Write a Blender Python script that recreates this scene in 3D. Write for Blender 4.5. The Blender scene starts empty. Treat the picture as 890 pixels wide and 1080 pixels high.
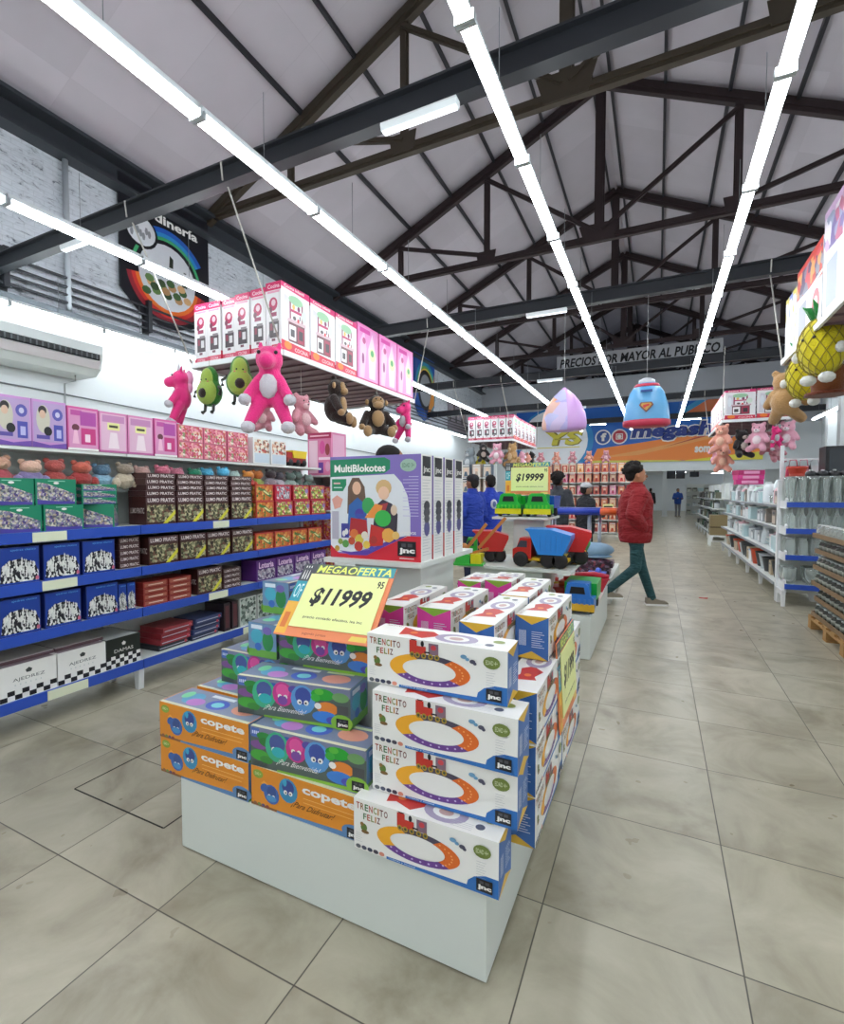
import bpy, bmesh, math, random
from mathutils import Vector, Matrix
random.seed(7)
PI = math.pi
SC = bpy.context.scene
COL = SC.collection
# ------------------------------------------------------------------ camera, world, exposure
cam_d = bpy.data.cameras.new('camera'); cam = bpy.data.objects.new('camera', cam_d); COL.objects.link(cam)
cam.location = (0, 0, 1.45); cam.rotation_euler = (math.radians(90 - 2.224), 0, math.radians(25.696))
cam_d.sensor_fit = 'HORIZONTAL'; cam_d.sensor_width = 36; cam_d.lens = 515 / 890 * 36
cam_d.clip_start = 0.05; cam_d.clip_end = 200
SC.camera = cam
w = bpy.data.worlds.new('world'); SC.world = w; w.use_nodes = True
w.node_tree.nodes['Background'].inputs[0].default_value = (0.80, 0.88, 1.0, 1)
w.node_tree.nodes['Background'].inputs[1].default_value = 0.6
SC.view_settings.view_transform = 'Standard'; SC.view_settings.look = 'None'
SC.view_settings.gamma = 1; SC.view_settings.use_curve_mapping = False
SC.view_settings.exposure = 0.0
TUBE = 25.0

# ------------------------------------------------------------------ materials
def lin(h):
    h = h.lstrip('#'); v = [int(h[i:i+2], 16) / 255 for i in (0, 2, 4)]
    return tuple(x / 12.92 if x <= .04045 else ((x + .055) / 1.055) ** 2.4 for x in v) + (1,)
MATS = {}
def nt(name):
    m = bpy.data.materials.new(name); m.use_nodes = True
    t = m.node_tree; b = t.nodes['Principled BSDF']
    return m, t, b
def coords(t, scale=None, kind='Object'):
    tc = t.nodes.new('ShaderNodeTexCoord')
    return tc.outputs[kind]
def mat(h, rough=.5, var=.06, nscale=6., metal=0, coat=0):
    """plain procedural material: colour with a soft noise variation"""
    key = ('p', h, rough, var, nscale, metal, coat)
    if key in MATS: return MATS[key]
    m, t, b = nt('colour_' + h.lstrip('#'))
    c = lin(h)
    n = t.nodes.new('ShaderNodeTexNoise'); n.inputs['Scale'].default_value = nscale; n.inputs['Detail'].default_value = 3
    t.links.new(coords(t), n.inputs['Vector'])
    mx = t.nodes.new('ShaderNodeMix'); mx.data_type = 'RGBA'
    mx.inputs[6].default_value = tuple(x * (1 - var) for x in c[:3]) + (1,)
    mx.inputs[7].default_value = tuple(min(1, x * (1 + var)) for x in c[:3]) + (1,)
    t.links.new(n.outputs['Fac'], mx.inputs[0]); t.links.new(mx.outputs[2], b.inputs['Base Color'])
    b.inputs['Roughness'].default_value = rough; b.inputs['Metallic'].default_value = metal
    b.inputs['Coat Weight'].default_value = coat
    MATS[key] = m; return m
def plush(h, dark=.82):
    key = ('f', h)
    if key in MATS: return MATS[key]
    m, t, b = nt('plush_' + h.lstrip('#'))
    c = lin(h)
    n = t.nodes.new('ShaderNodeTexNoise'); n.inputs['Scale'].default_value = 60; n.inputs['Detail'].default_value = 4
    t.links.new(coords(t), n.inputs['Vector'])
    mx = t.nodes.new('ShaderNodeMix'); mx.data_type = 'RGBA'
    mx.inputs[6].default_value = tuple(x * dark for x in c[:3]) + (1,); mx.inputs[7].default_value = c
    t.links.new(n.outputs['Fac'], mx.inputs[0]); t.links.new(mx.outputs[2], b.inputs['Base Color'])
    bp = t.nodes.new('ShaderNodeBump'); bp.inputs['Strength'].default_value = .6; bp.inputs['Distance'].default_value = .02
    t.links.new(n.outputs['Fac'], bp.inputs['Height']); t.links.new(bp.outputs[0], b.inputs['Normal'])
    b.inputs['Roughness'].default_value = .95; b.inputs['Sheen Weight'].default_value = .3
    MATS[key] = m; return m
def pic(name, cols, scale, rough=.35, stretch=(1, 1, 1)):
    """busy printed picture: voronoi cells in a palette"""
    key = ('v', name)
    if key in MATS: return MATS[key]
    m, t, b = nt('print_' + name)
    mp = t.nodes.new('ShaderNodeMapping'); mp.inputs['Scale'].default_value = stretch
    t.links.new(coords(t), mp.inputs['Vector'])
    nz = t.nodes.new('ShaderNodeTexNoise'); nz.inputs['Scale'].default_value = scale * .6
    t.links.new(mp.outputs[0], nz.inputs['Vector'])
    ad = t.nodes.new('ShaderNodeVectorMath'); ad.operation = 'MULTIPLY_ADD'
    ad.inputs[1].default_value = (1.2 / scale,) * 3
    t.links.new(nz.outputs['Color'], ad.inputs[0]); t.links.new(mp.outputs[0], ad.inputs[2])
    v = t.nodes.new('ShaderNodeTexVoronoi'); v.inputs['Scale'].default_value = scale
    t.links.new(ad.outputs[0], v.inputs['Vector'])
    sp = t.nodes.new('ShaderNodeSeparateColor'); t.links.new(v.outputs['Color'], sp.inputs[0])
    r = t.nodes.new('ShaderNodeValToRGB'); r.color_ramp.interpolation = 'CONSTANT'
    e = r.color_ramp.elements
    for i, c in enumerate(cols):
        p = i / len(cols)
        if i < 2: e[i].position = p; e[i].color = lin(c)
        else:
            x = e.new(p); x.color = lin(c)
    t.links.new(sp.outputs[0], r.inputs[0]); t.links.new(r.outputs[0], b.inputs['Base Color'])
    b.inputs['Roughness'].default_value = rough
    MATS[key] = m; return m
def emit(name, c, s):
    m, t, b = nt(name)
    b.inputs['Base Color'].default_value = c; b.inputs['Emission Color'].default_value = c
    b.inputs['Emission Strength'].default_value = s
    return m
def glassm(name, h, rough=.08, tr=.85):
    if name in MATS: return MATS[name]
    m, t, b = nt(name)
    b.inputs['Base Color'].default_value = lin(h); b.inputs['Roughness'].default_value = rough
    b.inputs['Transmission Weight'].default_value = tr; b.inputs['IOR'].default_value = 1.3
    MATS[name] = m; return m
C = lambda h: mat(h, .38, .03)           # printed card
STEELW = mat('#e6e8ea', .35, .02)
BLUEST = mat('#2c50b4', .35, .05)
WHITE = mat('#e4e7e4', .4, .02, 2)
DARKST = mat('#35363c', .5, .15, 3)
BLK = mat('#101014', .4)
M_tube = emit('lit_tube', (0.90, 0.97, 1.0, 1), TUBE)

def floor_mat():
    m, t, b = nt('porcelain_tile'); L = t.links.new; N = t.nodes.new
    g = N('ShaderNodeNewGeometry'); s = N('ShaderNodeSeparateXYZ'); L(g.outputs['Position'], s.inputs[0])
    def math_(op, a, bb=None, c=None):
        n = N('ShaderNodeMath'); n.operation = op
        for i, x in enumerate((a, bb, c)):
            if x is None: continue
            if isinstance(x, (int, float)): n.inputs[i].default_value = x
            else: L(x, n.inputs[i])
        return n.outputs[0]
    def cell(o, off, p):
        u = math_('DIVIDE', math_('SUBTRACT', o, off), p)
        f = math_('FRACT', u); d = math_('MULTIPLY', math_('MINIMUM', f, math_('SUBTRACT', 1.0, f)), p)
        return math_('FLOOR', u), d
    ix, dx = cell(s.outputs[0], .26, .6); iy, dy = cell(s.outputs[1], 1.69, .607)
    d = math_('MINIMUM', dx, dy)
    mr = N('ShaderNodeMapRange'); mr.inputs[1].default_value = .0012; mr.inputs[2].default_value = .0032
    L(d, mr.inputs[0])
    wn = N('ShaderNodeTexWhiteNoise'); wn.noise_dimensions = '2D'
    cb = N('ShaderNodeCombineXYZ'); L(ix, cb.inputs[0]); L(iy, cb.inputs[1]); L(cb.outputs[0], wn.inputs['Vector'])
    off = N('ShaderNodeVectorMath'); off.operation = 'MULTIPLY_ADD'; off.inputs[1].default_value = (9, 9, 9)
    L(wn.outputs['Color'], off.inputs[0]); L(g.outputs['Position'], off.inputs[2])
    n1 = N('ShaderNodeTexNoise'); n1.inputs['Scale'].default_value = 2.6; n1.inputs['Detail'].default_value = 7; n1.inputs['Roughness'].default_value = .6; n1.inputs['Distortion'].default_value = .6
    L(off.outputs[0], n1.inputs['Vector'])
    r = N('ShaderNodeValToRGB'); e = r.color_ramp.elements
    e[0].position = .30; e[0].color = lin('#877f6c'); e[1].position = .68; e[1].color = lin('#b3ac99')
    x = e.new(.5); x.color = lin('#a39c89')
    L(n1.outputs['Fac'], r.inputs[0])
    hs = N('ShaderNodeHueSaturation'); L(r.outputs[0], hs.inputs['Color'])
    L(math_('MULTIPLY_ADD', wn.outputs['Value'], .12, .94), hs.inputs['Value'])
    mx = N('ShaderNodeMix'); mx.data_type = 'RGBA'; L(mr.outputs[0], mx.inputs[0])
    mx.inputs[6].default_value = lin('#4a453c'); L(hs.outputs[0], mx.inputs[7])
    L(mx.outputs[2], b.inputs['Base Color'])
    n2 = N('ShaderNodeTexNoise'); n2.inputs['Scale'].default_value = 9; L(g.outputs['Position'], n2.inputs['Vector'])
    L(math_('MULTIPLY_ADD', n2.outputs['Fac'], .2, .22), b.inputs['Roughness'])
    bp = N('ShaderNodeBump'); bp.inputs['Strength'].default_value = .4; bp.inputs['Distance'].default_value = .002
    L(mr.outputs[0], bp.inputs['Height']); L(bp.outputs[0], b.inputs['Normal'])
    return m
def brick_mat():
    m, t, b = nt('painted_brick'); L = t.links.new; N = t.nodes.new
    g = N('ShaderNodeNewGeometry'); s = N('ShaderNodeSeparateXYZ'); L(g.outputs['Position'], s.inputs[0])
    cb = N('ShaderNodeCombineXYZ'); L(s.outputs[1], cb.inputs[0]); L(s.outputs[2], cb.inputs[1])
    br = N('ShaderNodeTexBrick'); br.inputs['Scale'].default_value = 1; br.inputs['Brick Width'].default_value = .27
    br.inputs['Row Height'].default_value = .075; br.inputs['Mortar Size'].default_value = .008; br.inputs['Mortar Smooth'].default_value = .6
    br.inputs['Color1'].default_value = (1, 1, 1, 1); br.inputs['Color2'].default_value = (.85, .85, .85, 1); br.inputs['Mortar'].default_value = (.3, .3, .3, 1)
    L(cb.outputs[0], br.inputs['Vector'])
    n1 = N('ShaderNodeTexNoise'); n1.inputs['Scale'].default_value = 7; n1.inputs['Detail'].default_value = 8; n1.inputs['Roughness'].default_value = .75; n1.inputs['Distortion'].default_value = 1
    mp = N('ShaderNodeMapping'); mp.inputs['Scale'].default_value = (1, .7, 1.9); L(g.outputs['Position'], mp.inputs[0]); L(mp.outputs[0], n1.inputs['Vector'])
    r = N('ShaderNodeValToRGB'); e = r.color_ramp.elements
    e[0].position = .33; e[0].color = lin('#4f5564'); e[1].position = .43; e[1].color = lin('#c4cad2')
    x = e.new(.7); x.color = lin('#d8dde4')
    L(n1.outputs['Fac'], r.inputs[0])
    mx = N('ShaderNodeMix'); mx.data_type = 'RGBA'; mx.blend_type = 'MULTIPLY'; mx.inputs[0].default_value = .22
    L(r.outputs[0], mx.inputs[6]); L(br.outputs['Color'], mx.inputs[7]); L(mx.outputs[2], b.inputs['Base Color'])
    bp = N('ShaderNodeBump'); bp.inputs['Strength'].default_value = .8; bp.inputs['Distance'].default_value = .02
    L(mx.outputs[2], bp.inputs['Height']); L(bp.outputs[0], b.inputs['Normal'])
    b.inputs['Roughness'].default_value = .75
    return m
def roof_mat():
    m, t, b = nt('roof_panel'); L = t.links.new; N = t.nodes.new
    g = N('ShaderNodeNewGeometry'); s = N('ShaderNodeSeparateXYZ'); L(g.outputs['Position'], s.inputs[0])
    cb = N('ShaderNodeCombineXYZ'); L(s.outputs[1], cb.inputs[0]); L(s.outputs[0], cb.inputs[1])
    br = N('ShaderNodeTexBrick'); br.inputs['Scale'].default_value = 1; br.inputs['Brick Width'].default_value = 1.1; br.inputs['Row Height'].default_value = 2.6
    br.inputs['Mortar Size'].default_value = .006; br.offset = 0
    br.inputs['Color1'].default_value = lin('#cbc4cc'); br.inputs['Color2'].default_value = lin('#bdb6be'); br.inputs['Mortar'].default_value = lin('#c0b9c1')
    L(cb.outputs[0], br.inputs['Vector'])
    n = N('ShaderNodeTexNoise'); n.inputs['Scale'].default_value = 1.3; n.inputs['Detail'].default_value = 5; L(g.outputs['Position'], n.inputs['Vector'])
    mx = N('ShaderNodeMix'); mx.data_type = 'RGBA'; mx.blend_type = 'MULTIPLY'; mx.inputs[0].default_value = .18
    L(br.outputs['Color'], mx.inputs[6]); L(n.outputs['Fac'], mx.inputs[7]); L(mx.outputs[2], b.inputs['Base Color'])
    b.inputs['Roughness'].default_value = .6
    return m

# ------------------------------------------------------------------ mesh accumulator
_txt = {}
def glyphs(s, bold=0.0):
    k = (s, bold)
    if k in _txt: return _txt[k]
    cu = bpy.data.curves.new('t', 'FONT'); cu.body = s; cu.size = 1; cu.resolution_u = 2; cu.offset = bold
    ob = bpy.data.objects.new('t', cu); COL.objects.link(ob)
    dg = bpy.context.evaluated_depsgraph_get(); me = bpy.data.meshes.new_from_object(ob.evaluated_get(dg))
    v = [(a.co.x, a.co.y) for a in me.vertices]; f = [tuple(p.vertices) for p in me.polygons]
    bpy.data.objects.remove(ob); bpy.data.curves.remove(cu); bpy.data.meshes.remove(me)
    xs = [a[0] for a in v] or [0, 1]; ys = [a[1] for a in v] or [0, 1]
    x0, x1, y0, y1 = min(xs), max(xs), min(ys), max(ys)
    v = [((a - x0) / (x1 - x0 + 1e-9), (b_ - y0) / (y1 - y0 + 1e-9)) for a, b_ in v]
    _txt[k] = (v, f); return _txt[k]
class MB:
    def __init__(s): s.v = []; s.f = []; s.m = []; s.sm = []; s.mats = []
    def mi(s, m):
        if m not in s.mats: s.mats.append(m)
        return s.mats.index(m)
    def add(s, vs, fs, m, smooth=False):
        o = len(s.v); s.v += [tuple(v) for v in vs]; k = s.mi(m)
        for f in fs: s.f.append(tuple(i + o for i in f)); s.m.append(k); s.sm.append(smooth)
    def box(s, x0, x1, y0, y1, z0, z1, m, M=None):
        vs = [Vector((x, y, z)) for z in (z0, z1) for y in (y0, y1) for x in (x0, x1)]
        if M: vs = [M @ v for v in vs]
        s.add(vs, [(0, 2, 3, 1), (4, 5, 7, 6), (0, 1, 5, 4), (2, 6, 7, 3), (0, 4, 6, 2), (1, 3, 7, 5)], m)
    def bar(s, p, q, a, b, m, up=(0, 0, 1)):
        """rectangular bar p->q, a wide, b tall"""
        p, q = Vector(p), Vector(q); d = (q - p).normalized(); up = Vector(up)
        if abs(d.dot(up)) > .99: up = Vector((0, 1, 0))
        r = d.cross(up).normalized(); u = r.cross(d)
        vs = [c + r * (sx * a / 2) + u * (sz * b / 2) for c in (p, q) for sx, sz in ((-1, -1), (1, -1), (1, 1), (-1, 1))]
        s.add(vs, [(3, 2, 1, 0), (4, 5, 6, 7), (0, 1, 5, 4), (1, 2, 6, 5), (2, 3, 7, 6), (3, 0, 4, 7)], m)
    def tube(s, pts, r, m, n=8, caps=True):
        pts = [Vector(p) for p in pts]; rs = r if isinstance(r, (list, tuple)) else [r] * len(pts)
        rings = []
        for i, p in enumerate(pts):
            d = (pts[min(i + 1, len(pts) - 1)] - pts[max(i - 1, 0)]).normalized()
            up = Vector((0, 0, 1)) if abs(d.z) < .9 else Vector((1, 0, 0))
            a = d.cross(up).normalized(); b = d.cross(a)
            rings.append([p + (a * math.cos(2 * PI * k / n) + b * math.sin(2 * PI * k / n)) * rs[i] for k in range(n)])
        vs = [v for R in rings for v in R]; fs = []
        for i in range(len(pts) - 1):
            for k in range(n): fs.append((i * n + k, i * n + (k + 1) % n, (i + 1) * n + (k + 1) % n, (i + 1) * n + k))
        if caps: fs.append(tuple(range(n - 1, -1, -1))); fs.append(tuple((len(pts) - 1) * n + k for k in range(n)))
        s.add(vs, fs, m, True)
    def lathe(s, prof, m, c=(0, 0, 0), n=14, axis='z', smooth=True):
        vs = []
        for r, z in prof:
            for k in range(n):
                a = 2 * PI * k / n; x, y = r * math.cos(a), r * math.sin(a)
                p = {'z': (x, y, z), 'x': (z, x, y), 'y': (y, z, x)}[axis]
                vs.append((p[0] + c[0], p[1] + c[1], p[2] + c[2]))
        fs = [(i * n + k, i * n + (k + 1) % n, (i + 1) * n + (k + 1) % n, (i + 1) * n + k) for i in range(len(prof) - 1) for k in range(n)]
        fs.append(tuple(range(n - 1, -1, -1))); fs.append(tuple((len(prof) - 1) * n + k for k in range(n)))
        s.add(vs, fs, m, smooth)
    def ell(s, c, r, m, R=None, n=12):
        prof = []
        k = n // 2
        vs = []; fs = []
        for i in range(k + 1):
            t = PI * i / k
            for j in range(n):
                a = 2 * PI * j / n
                v = Vector((r[0] * math.sin(t) * math.cos(a), r[1] * math.sin(t) * math.sin(a), r[2] * math.cos(t)))
                if R: v = R @ v
                vs.append(v + Vector(c))
        for i in range(k):
            for j in range(n): fs.append((i * n + j, (i + 1) * n + j, (i + 1) * n + (j + 1) % n, i * n + (j + 1) % n))
        s.add(vs, fs, m, True)
    def prism(s, pts, y0, y1, m, axis='y'):
        """outline pts in XZ (axis y) / YZ (axis x), pushed from y0 to y1"""
        n = len(pts)
        g = (lambda a, b, t: (a, t, b)) if axis == 'y' else (lambda a, b, t: (t, a, b))
        vs = [g(a, b, y0) for a, b in pts] + [g(a, b, y1) for a, b in pts]
        fs = [tuple(range(n)), tuple(range(2 * n - 1, n - 1, -1))] + [(i, i + n, (i + 1) % n + n, (i + 1) % n) for i in range(n)]
        s.add(vs, fs, m)
    def build(s, name, parent=None, loc=None, rz=0):
        me = bpy.data.meshes.new(name); me.from_pydata(s.v, [], s.f)
        for m in s.mats: me.materials.append(m)
        me.polygons.foreach_set('material_index', s.m); me.polygons.foreach_set('use_smooth', s.sm)
        me.update()
        bm = bmesh.new(); bm.from_mesh(me)
        closed = [f for f in bm.faces if all(len(e.link_faces) == 2 for e in f.edges)]
        if closed: bmesh.ops.recalc_face_normals(bm, faces=closed)
        bm.to_mesh(me); bm.free()
        o = bpy.data.objects.new(name, me); COL.objects.link(o)
        if parent: o.parent = parent
        if loc: o.location = loc
        o.rotation_euler.z = rz
        return o
class Face:
    """flat print on a face: origin lower-left, U right, V up (metres); u,v given 0..1"""
    def __init__(s, mb, o, U, V):
        s.mb = mb; s.o = Vector(o); s.U = Vector(U); s.V = Vector(V); s.n = s.U.cross(s.V).normalized(); s.k = 1
    def pt(s, u, v): return s.o + s.U * u + s.V * v + s.n * (.0003 + .00004 * s.k)
    def poly(s, pts, m):
        s.mb.add([s.pt(*p) for p in pts], [tuple(range(len(pts)))], m); s.k += 1; return s
    def rect(s, u0, v0, u1, v1, m): return s.poly([(u0, v0), (u1, v0), (u1, v1), (u0, v1)], m)
    def el(s, cu, cv, ru, rv, m, n=14, rot=0):
        P = []
        a_, b_ = s.U.length, s.V.length
        for i in range(n):
            t = 2 * PI * i / n; x, y = ru * a_ * math.cos(t), rv * b_ * math.sin(t)
            P.append((cu + (x * math.cos(rot) - y * math.sin(rot)) / a_, cv + (x * math.sin(rot) + y * math.cos(rot)) / b_))
        return s.poly(P, m)
    def ring(s, cu, cv, ru, rv, th, a0, a1, m, n=10):
        vs = []
        for i in range(n + 1):
            t = math.radians(a0 + (a1 - a0) * i / n)
            vs += [s.pt(cu + ru * math.cos(t), cv + rv * math.sin(t)), s.pt(cu + ru * th * math.cos(t), cv + rv * th * math.sin(t))]
        s.mb.add(vs, [(2 * i + 1, 2 * i, 2 * i + 2, 2 * i + 3) for i in range(n)], m); s.k += 1; return s
    def text(s, st, u0, v0, u1, v1, m, bold=.0, shear=0.):
        v, f = glyphs(st, bold)
        h = (v1 - v0); s.mb.add([s.pt(u0 + x * (u1 - u0) + shear * y * (u1 - u0), v0 + y * h) for x, y in v], f, m); s.k += 1; return s
def faces(mb, w, d, h):
    """six printable faces of a box centred on x,y with base z=0"""
    x, y = w / 2, d / 2
    return dict(F=Face(mb, (-x, -y, 0), (w, 0, 0), (0, 0, h)), B=Face(mb, (x, y, 0), (-w, 0, 0), (0, 0, h)),
                L=Face(mb, (-x, y, 0), (0, -d, 0), (0, 0, h)), R=Face(mb, (x, -y, 0), (0, d, 0), (0, 0, h)),
                T=Face(mb, (-x, -y, h), (w, 0, 0), (0, d, 0)))
def tag(o, label, cat=None, group=None, kind=None):
    if label: o['label'] = label
    if cat: o['category'] = cat
    if group: o['group'] = group
    if kind: o['kind'] = kind
    return o
def thing(name, label, cat, loc=(0, 0, 0), rz=0, group=None):
    o = bpy.data.objects.new(name, None); COL.objects.link(o); o.location = loc; o.rotation_euler.z = rz
    o.empty_display_size = .1
    return tag(o, label, cat, group)
def dup(root, loc, rz=0, label=None, group=None, scale=None):
    r = root.copy(); COL.objects.link(r); r.location = loc; r.rotation_euler.z = rz
    if scale: r.scale = scale if isinstance(scale, tuple) else (scale,) * 3
    if label: r['label'] = label
    if group: r['group'] = group
    for ch in list(root.children):
        if ch.name.startswith('cord'): continue
        c = ch.copy(); COL.objects.link(c); c.parent = r
        for g in list(ch.children):
            d = g.copy(); COL.objects.link(d); d.parent = c
    return r
class Proto:
    """a thing built once; the first place() uses it, later ones copy it"""
    def __init__(s, root): s.root = root; s.used = False
    def place(s, loc, rz=0, label=None, group=None, scale=None):
        if not s.used:
            s.used = True; r = s.root; r.location = loc; r.rotation_euler.z = rz
            if scale: r.scale = scale if isinstance(scale, tuple) else (scale,) * 3
            if label: r['label'] = label
            if group: r['group'] = group
            return r
        o = dup(s.root, loc, rz, label, group, scale or (1, 1, 1))
        if not group and 'group' in o: del o['group']
        return o
def remesh(mb, name, parent, voxel, m, smooth=2):
    o = mb.build(name, parent)
    md = o.modifiers.new('r', 'REMESH'); md.mode = 'VOXEL'; md.voxel_size = voxel; md.use_smooth_shade = True
    if smooth:
        sm = o.modifiers.new('s', 'SMOOTH'); sm.iterations = smooth; sm.factor = .5
    dg = bpy.context.evaluated_depsgraph_get(); me = bpy.data.meshes.new_from_object(o.evaluated_get(dg))
    o.modifiers.clear(); old = o.data; o.data = me; bpy.data.meshes.remove(old)
    me.materials.clear(); me.materials.append(m); me.name = name
    return o
def cap(mb, p, q, r1, r2, m):
    p, q = Vector(p), Vector(q)
    mb.tube([p, q], [r1, r2], m, 12); mb.ell(p, (r1,) * 3, m); mb.ell(q, (r2,) * 3, m)
ORD = ['first', 'second', 'third', 'fourth', 'fifth', 'sixth', 'seventh', 'eighth', 'ninth', 'tenth', 'eleventh', 'twelfth', 'thirteenth', 'fourteenth', 'fifteenth', 'sixteenth', 'seventeenth', 'eighteenth', 'nineteenth', 'twentieth', 'twenty-first', 'twenty-second', 'twenty-third', 'twenty-fourth', 'twenty-fifth', 'twenty-sixth', 'twenty-seventh']
# ================================================================== SETTING
XL, XR, YB, YF = -8.4, 5.9, -12.0, 36.0
EAVE, RX, RIDGE = 7.2, -1.25, 10.6
def struct(mb, name, label=None):
    o = mb.build(name); o['kind'] = 'structure'
    return o
b = MB(); b.box(XL - .3, XR + .3, YB, 46, -.1, 0, floor_mat()); struct(b, 'floor')
M_brick = brick_mat(); M_wallw = mat('#dfe5e8', .6, .03, 1.5); M_fascia = mat('#b4b8c0', .7, .06, .8)
b = MB(); b.box(XL - .3, XL, YB, YF, 0, EAVE + .1, M_brick); b.box(XL, XL + .04, YB, YF, 0, 4.15, M_wallw)
struct(b, 'wall_left')
b = MB(); b.box(XR, XR + .3, YB, YF, 0, EAVE + .1, M_wallw); struct(b, 'wall_right')
b = MB(); b.box(XL - .3, XR + .3, YB - .2, YB, 0, 9, M_wallw); struct(b, 'wall_back')
# roof slopes
M_roof = roof_mat()
sl = (RIDGE - EAVE) / (RX - XL)
b = MB()
for x0, x1 in ((XL - .3, RX), (XR + .3, RX)):
    z0 = RIDGE - abs(x0 - RX) * sl
    vs = [(x0, YB, z0), (x0, YF, z0), (x1, YF, RIDGE), (x1, YB, RIDGE)]
    vs += [(x, y, z + .08) for x, y, z in vs]
    b.add(vs, [(0, 1, 2, 3), (7, 6, 5, 4), (0, 4, 5, 1), (1, 5, 6, 2), (2, 6, 7, 3), (3, 7, 4, 0)], M_roof)
struct(b, 'ceiling')
# far gable wall over the opening, wall of the next room
b = MB(); b.box(XL, XR, 24.7, 24.9, 2.75, 6.9, M_fascia); b.box(XL, XR, 24.68, 24.7, 2.45, 4.35, M_wallw)
b.box(XL, -5.2, 24.7, 24.9, 0, 2.75, M_wallw); b.box(4.6, XR, 24.7, 24.9, 0, 2.75, M_wallw)
struct(b, 'wall_far')
b = MB(); b.box(XL, XR, YF, YF + .2, 6.9, 10.6, mat('#4a4a50', .8)); b.box(XL, XR, 45, 45.2, 0, 3, M_wallw); struct(b, 'wall_next_room')
b = MB(); b.box(XL, XR, 24.9, 45, 2.95, 3.05, M_wallw); struct(b, 'ceiling_next_room')
for i, (x, y) in enumerate(((.42, 33.3), (-2.9, 29.0), (3.0, 27.5))):
    b = MB(); b.box(x - .13, x + .13, y - .13, y + .13, 0, 2.95, M_wallw); b.box(x - .15, x + .15, y - .15, y + .15, 0, .12, STEELW); struct(b, 'trim_%d' % (i + 1))
# ledge, eave beam
b = MB(); b.box(XL, XL + .22, YB, 24.6, 4.15, 4.24, mat('#5c6268', .5)); struct(b, 'trim_ledge')
b = MB(); g_ = mat('#2f3339', .5, .1)
b.box(XL, XL + .30, YB, 24.6, 6.98, 7.04, g_); b.box(XL, XL + .06, YB, 24.6, 6.62, 7.0, g_); b.box(XL, XL + .26, YB, 24.6, 6.58, 6.63, g_)
b.box(XL, XL + .12, YB, 24.6, 7.1, 7.16, g_)
struct(b, 'trim_eave')
b = MB(); b.box(XR - .3, XR, YB, 24.6, 6.98, 7.04, g_); b.box(XR - .06, XR, YB, 24.6, 6.6, 7.0, g_); struct(b, 'trim_eave_right')
# conduits and pipes on the brick wall
M_pipe = mat('#26282e', .5, .1)
for i, z in enumerate((4.40, 4.52, 4.64, 4.78)):
    b = MB(); b.tube([(XL + .1, YB, z), (XL + .1, 24.5, z)], .022, M_pipe, 8)
    tag(b.build('wall_pipe'), ['lowest black pipe running along the brick wall above the white ledge', 'second black pipe from the ledge along the brick wall', 'third black pipe from the ledge along the brick wall', 'topmost black pipe of the four along the brick wall'][i], 'pipe')
for k, y in enumerate((1.6, 3.75, 5.9, 8.4, 11, 14)):
    b = MB(); b.box(XL, XL + .16, y - .035, y + .035, 4.34, 4.9, M_pipe); b.box(XL, XL + .02, y - .06, y + .06, 4.3, 4.94, M_pipe)
    tag(b.build('pipe_bracket'), 'black bracket clamping the wall pipes, %s from the near end' % ORD[k], 'bracket', 'pipe brackets')
for k, y in enumerate((4.58, 9.4, 14.2)):
    b = MB(); b.tube([(XL + .09, y, 4.25), (XL + .09, y, 6.6)], .04, mat('#a9afb6', .5), 10); b.tube([(XL + .09, y, 5.2), (XL + .09, y, 5.28)], .055, mat('#a9afb6', .5), 10)
    tag(b.build('drain_pipe'), ['grey vertical pipe on the brick wall left of the garden banner', 'grey vertical pipe on the brick wall right of the garden banner', 'grey vertical pipe on the brick wall near the far small banner'][k], 'pipe')
# roof purlins
M_pur = mat('#242329', .6, .1)
k = 0
names = ['lowest', 'second lowest', 'third lowest', 'fourth lowest', 'second highest', 'highest']
for side in (-1, 1):
    for i, dx in enumerate((5.85, 4.65, 3.5, 2.4, 1.25, .18)):
        x = RX + side * dx; z = RIDGE - dx * sl - .06
        b = MB(); b.box(x - .02, x + .02, YB, YF, z - .06, z + .03, M_pur); b.box(x - .02, x + .04, YB, YF, z - .072, z - .06, M_pur)
        tag(b.build('roof_purlin'), '%s dark purlin running under the %s roof slope' % (names[i], 'left' if side < 0 else 'right'), 'purlin', 'roof purlins')
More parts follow.
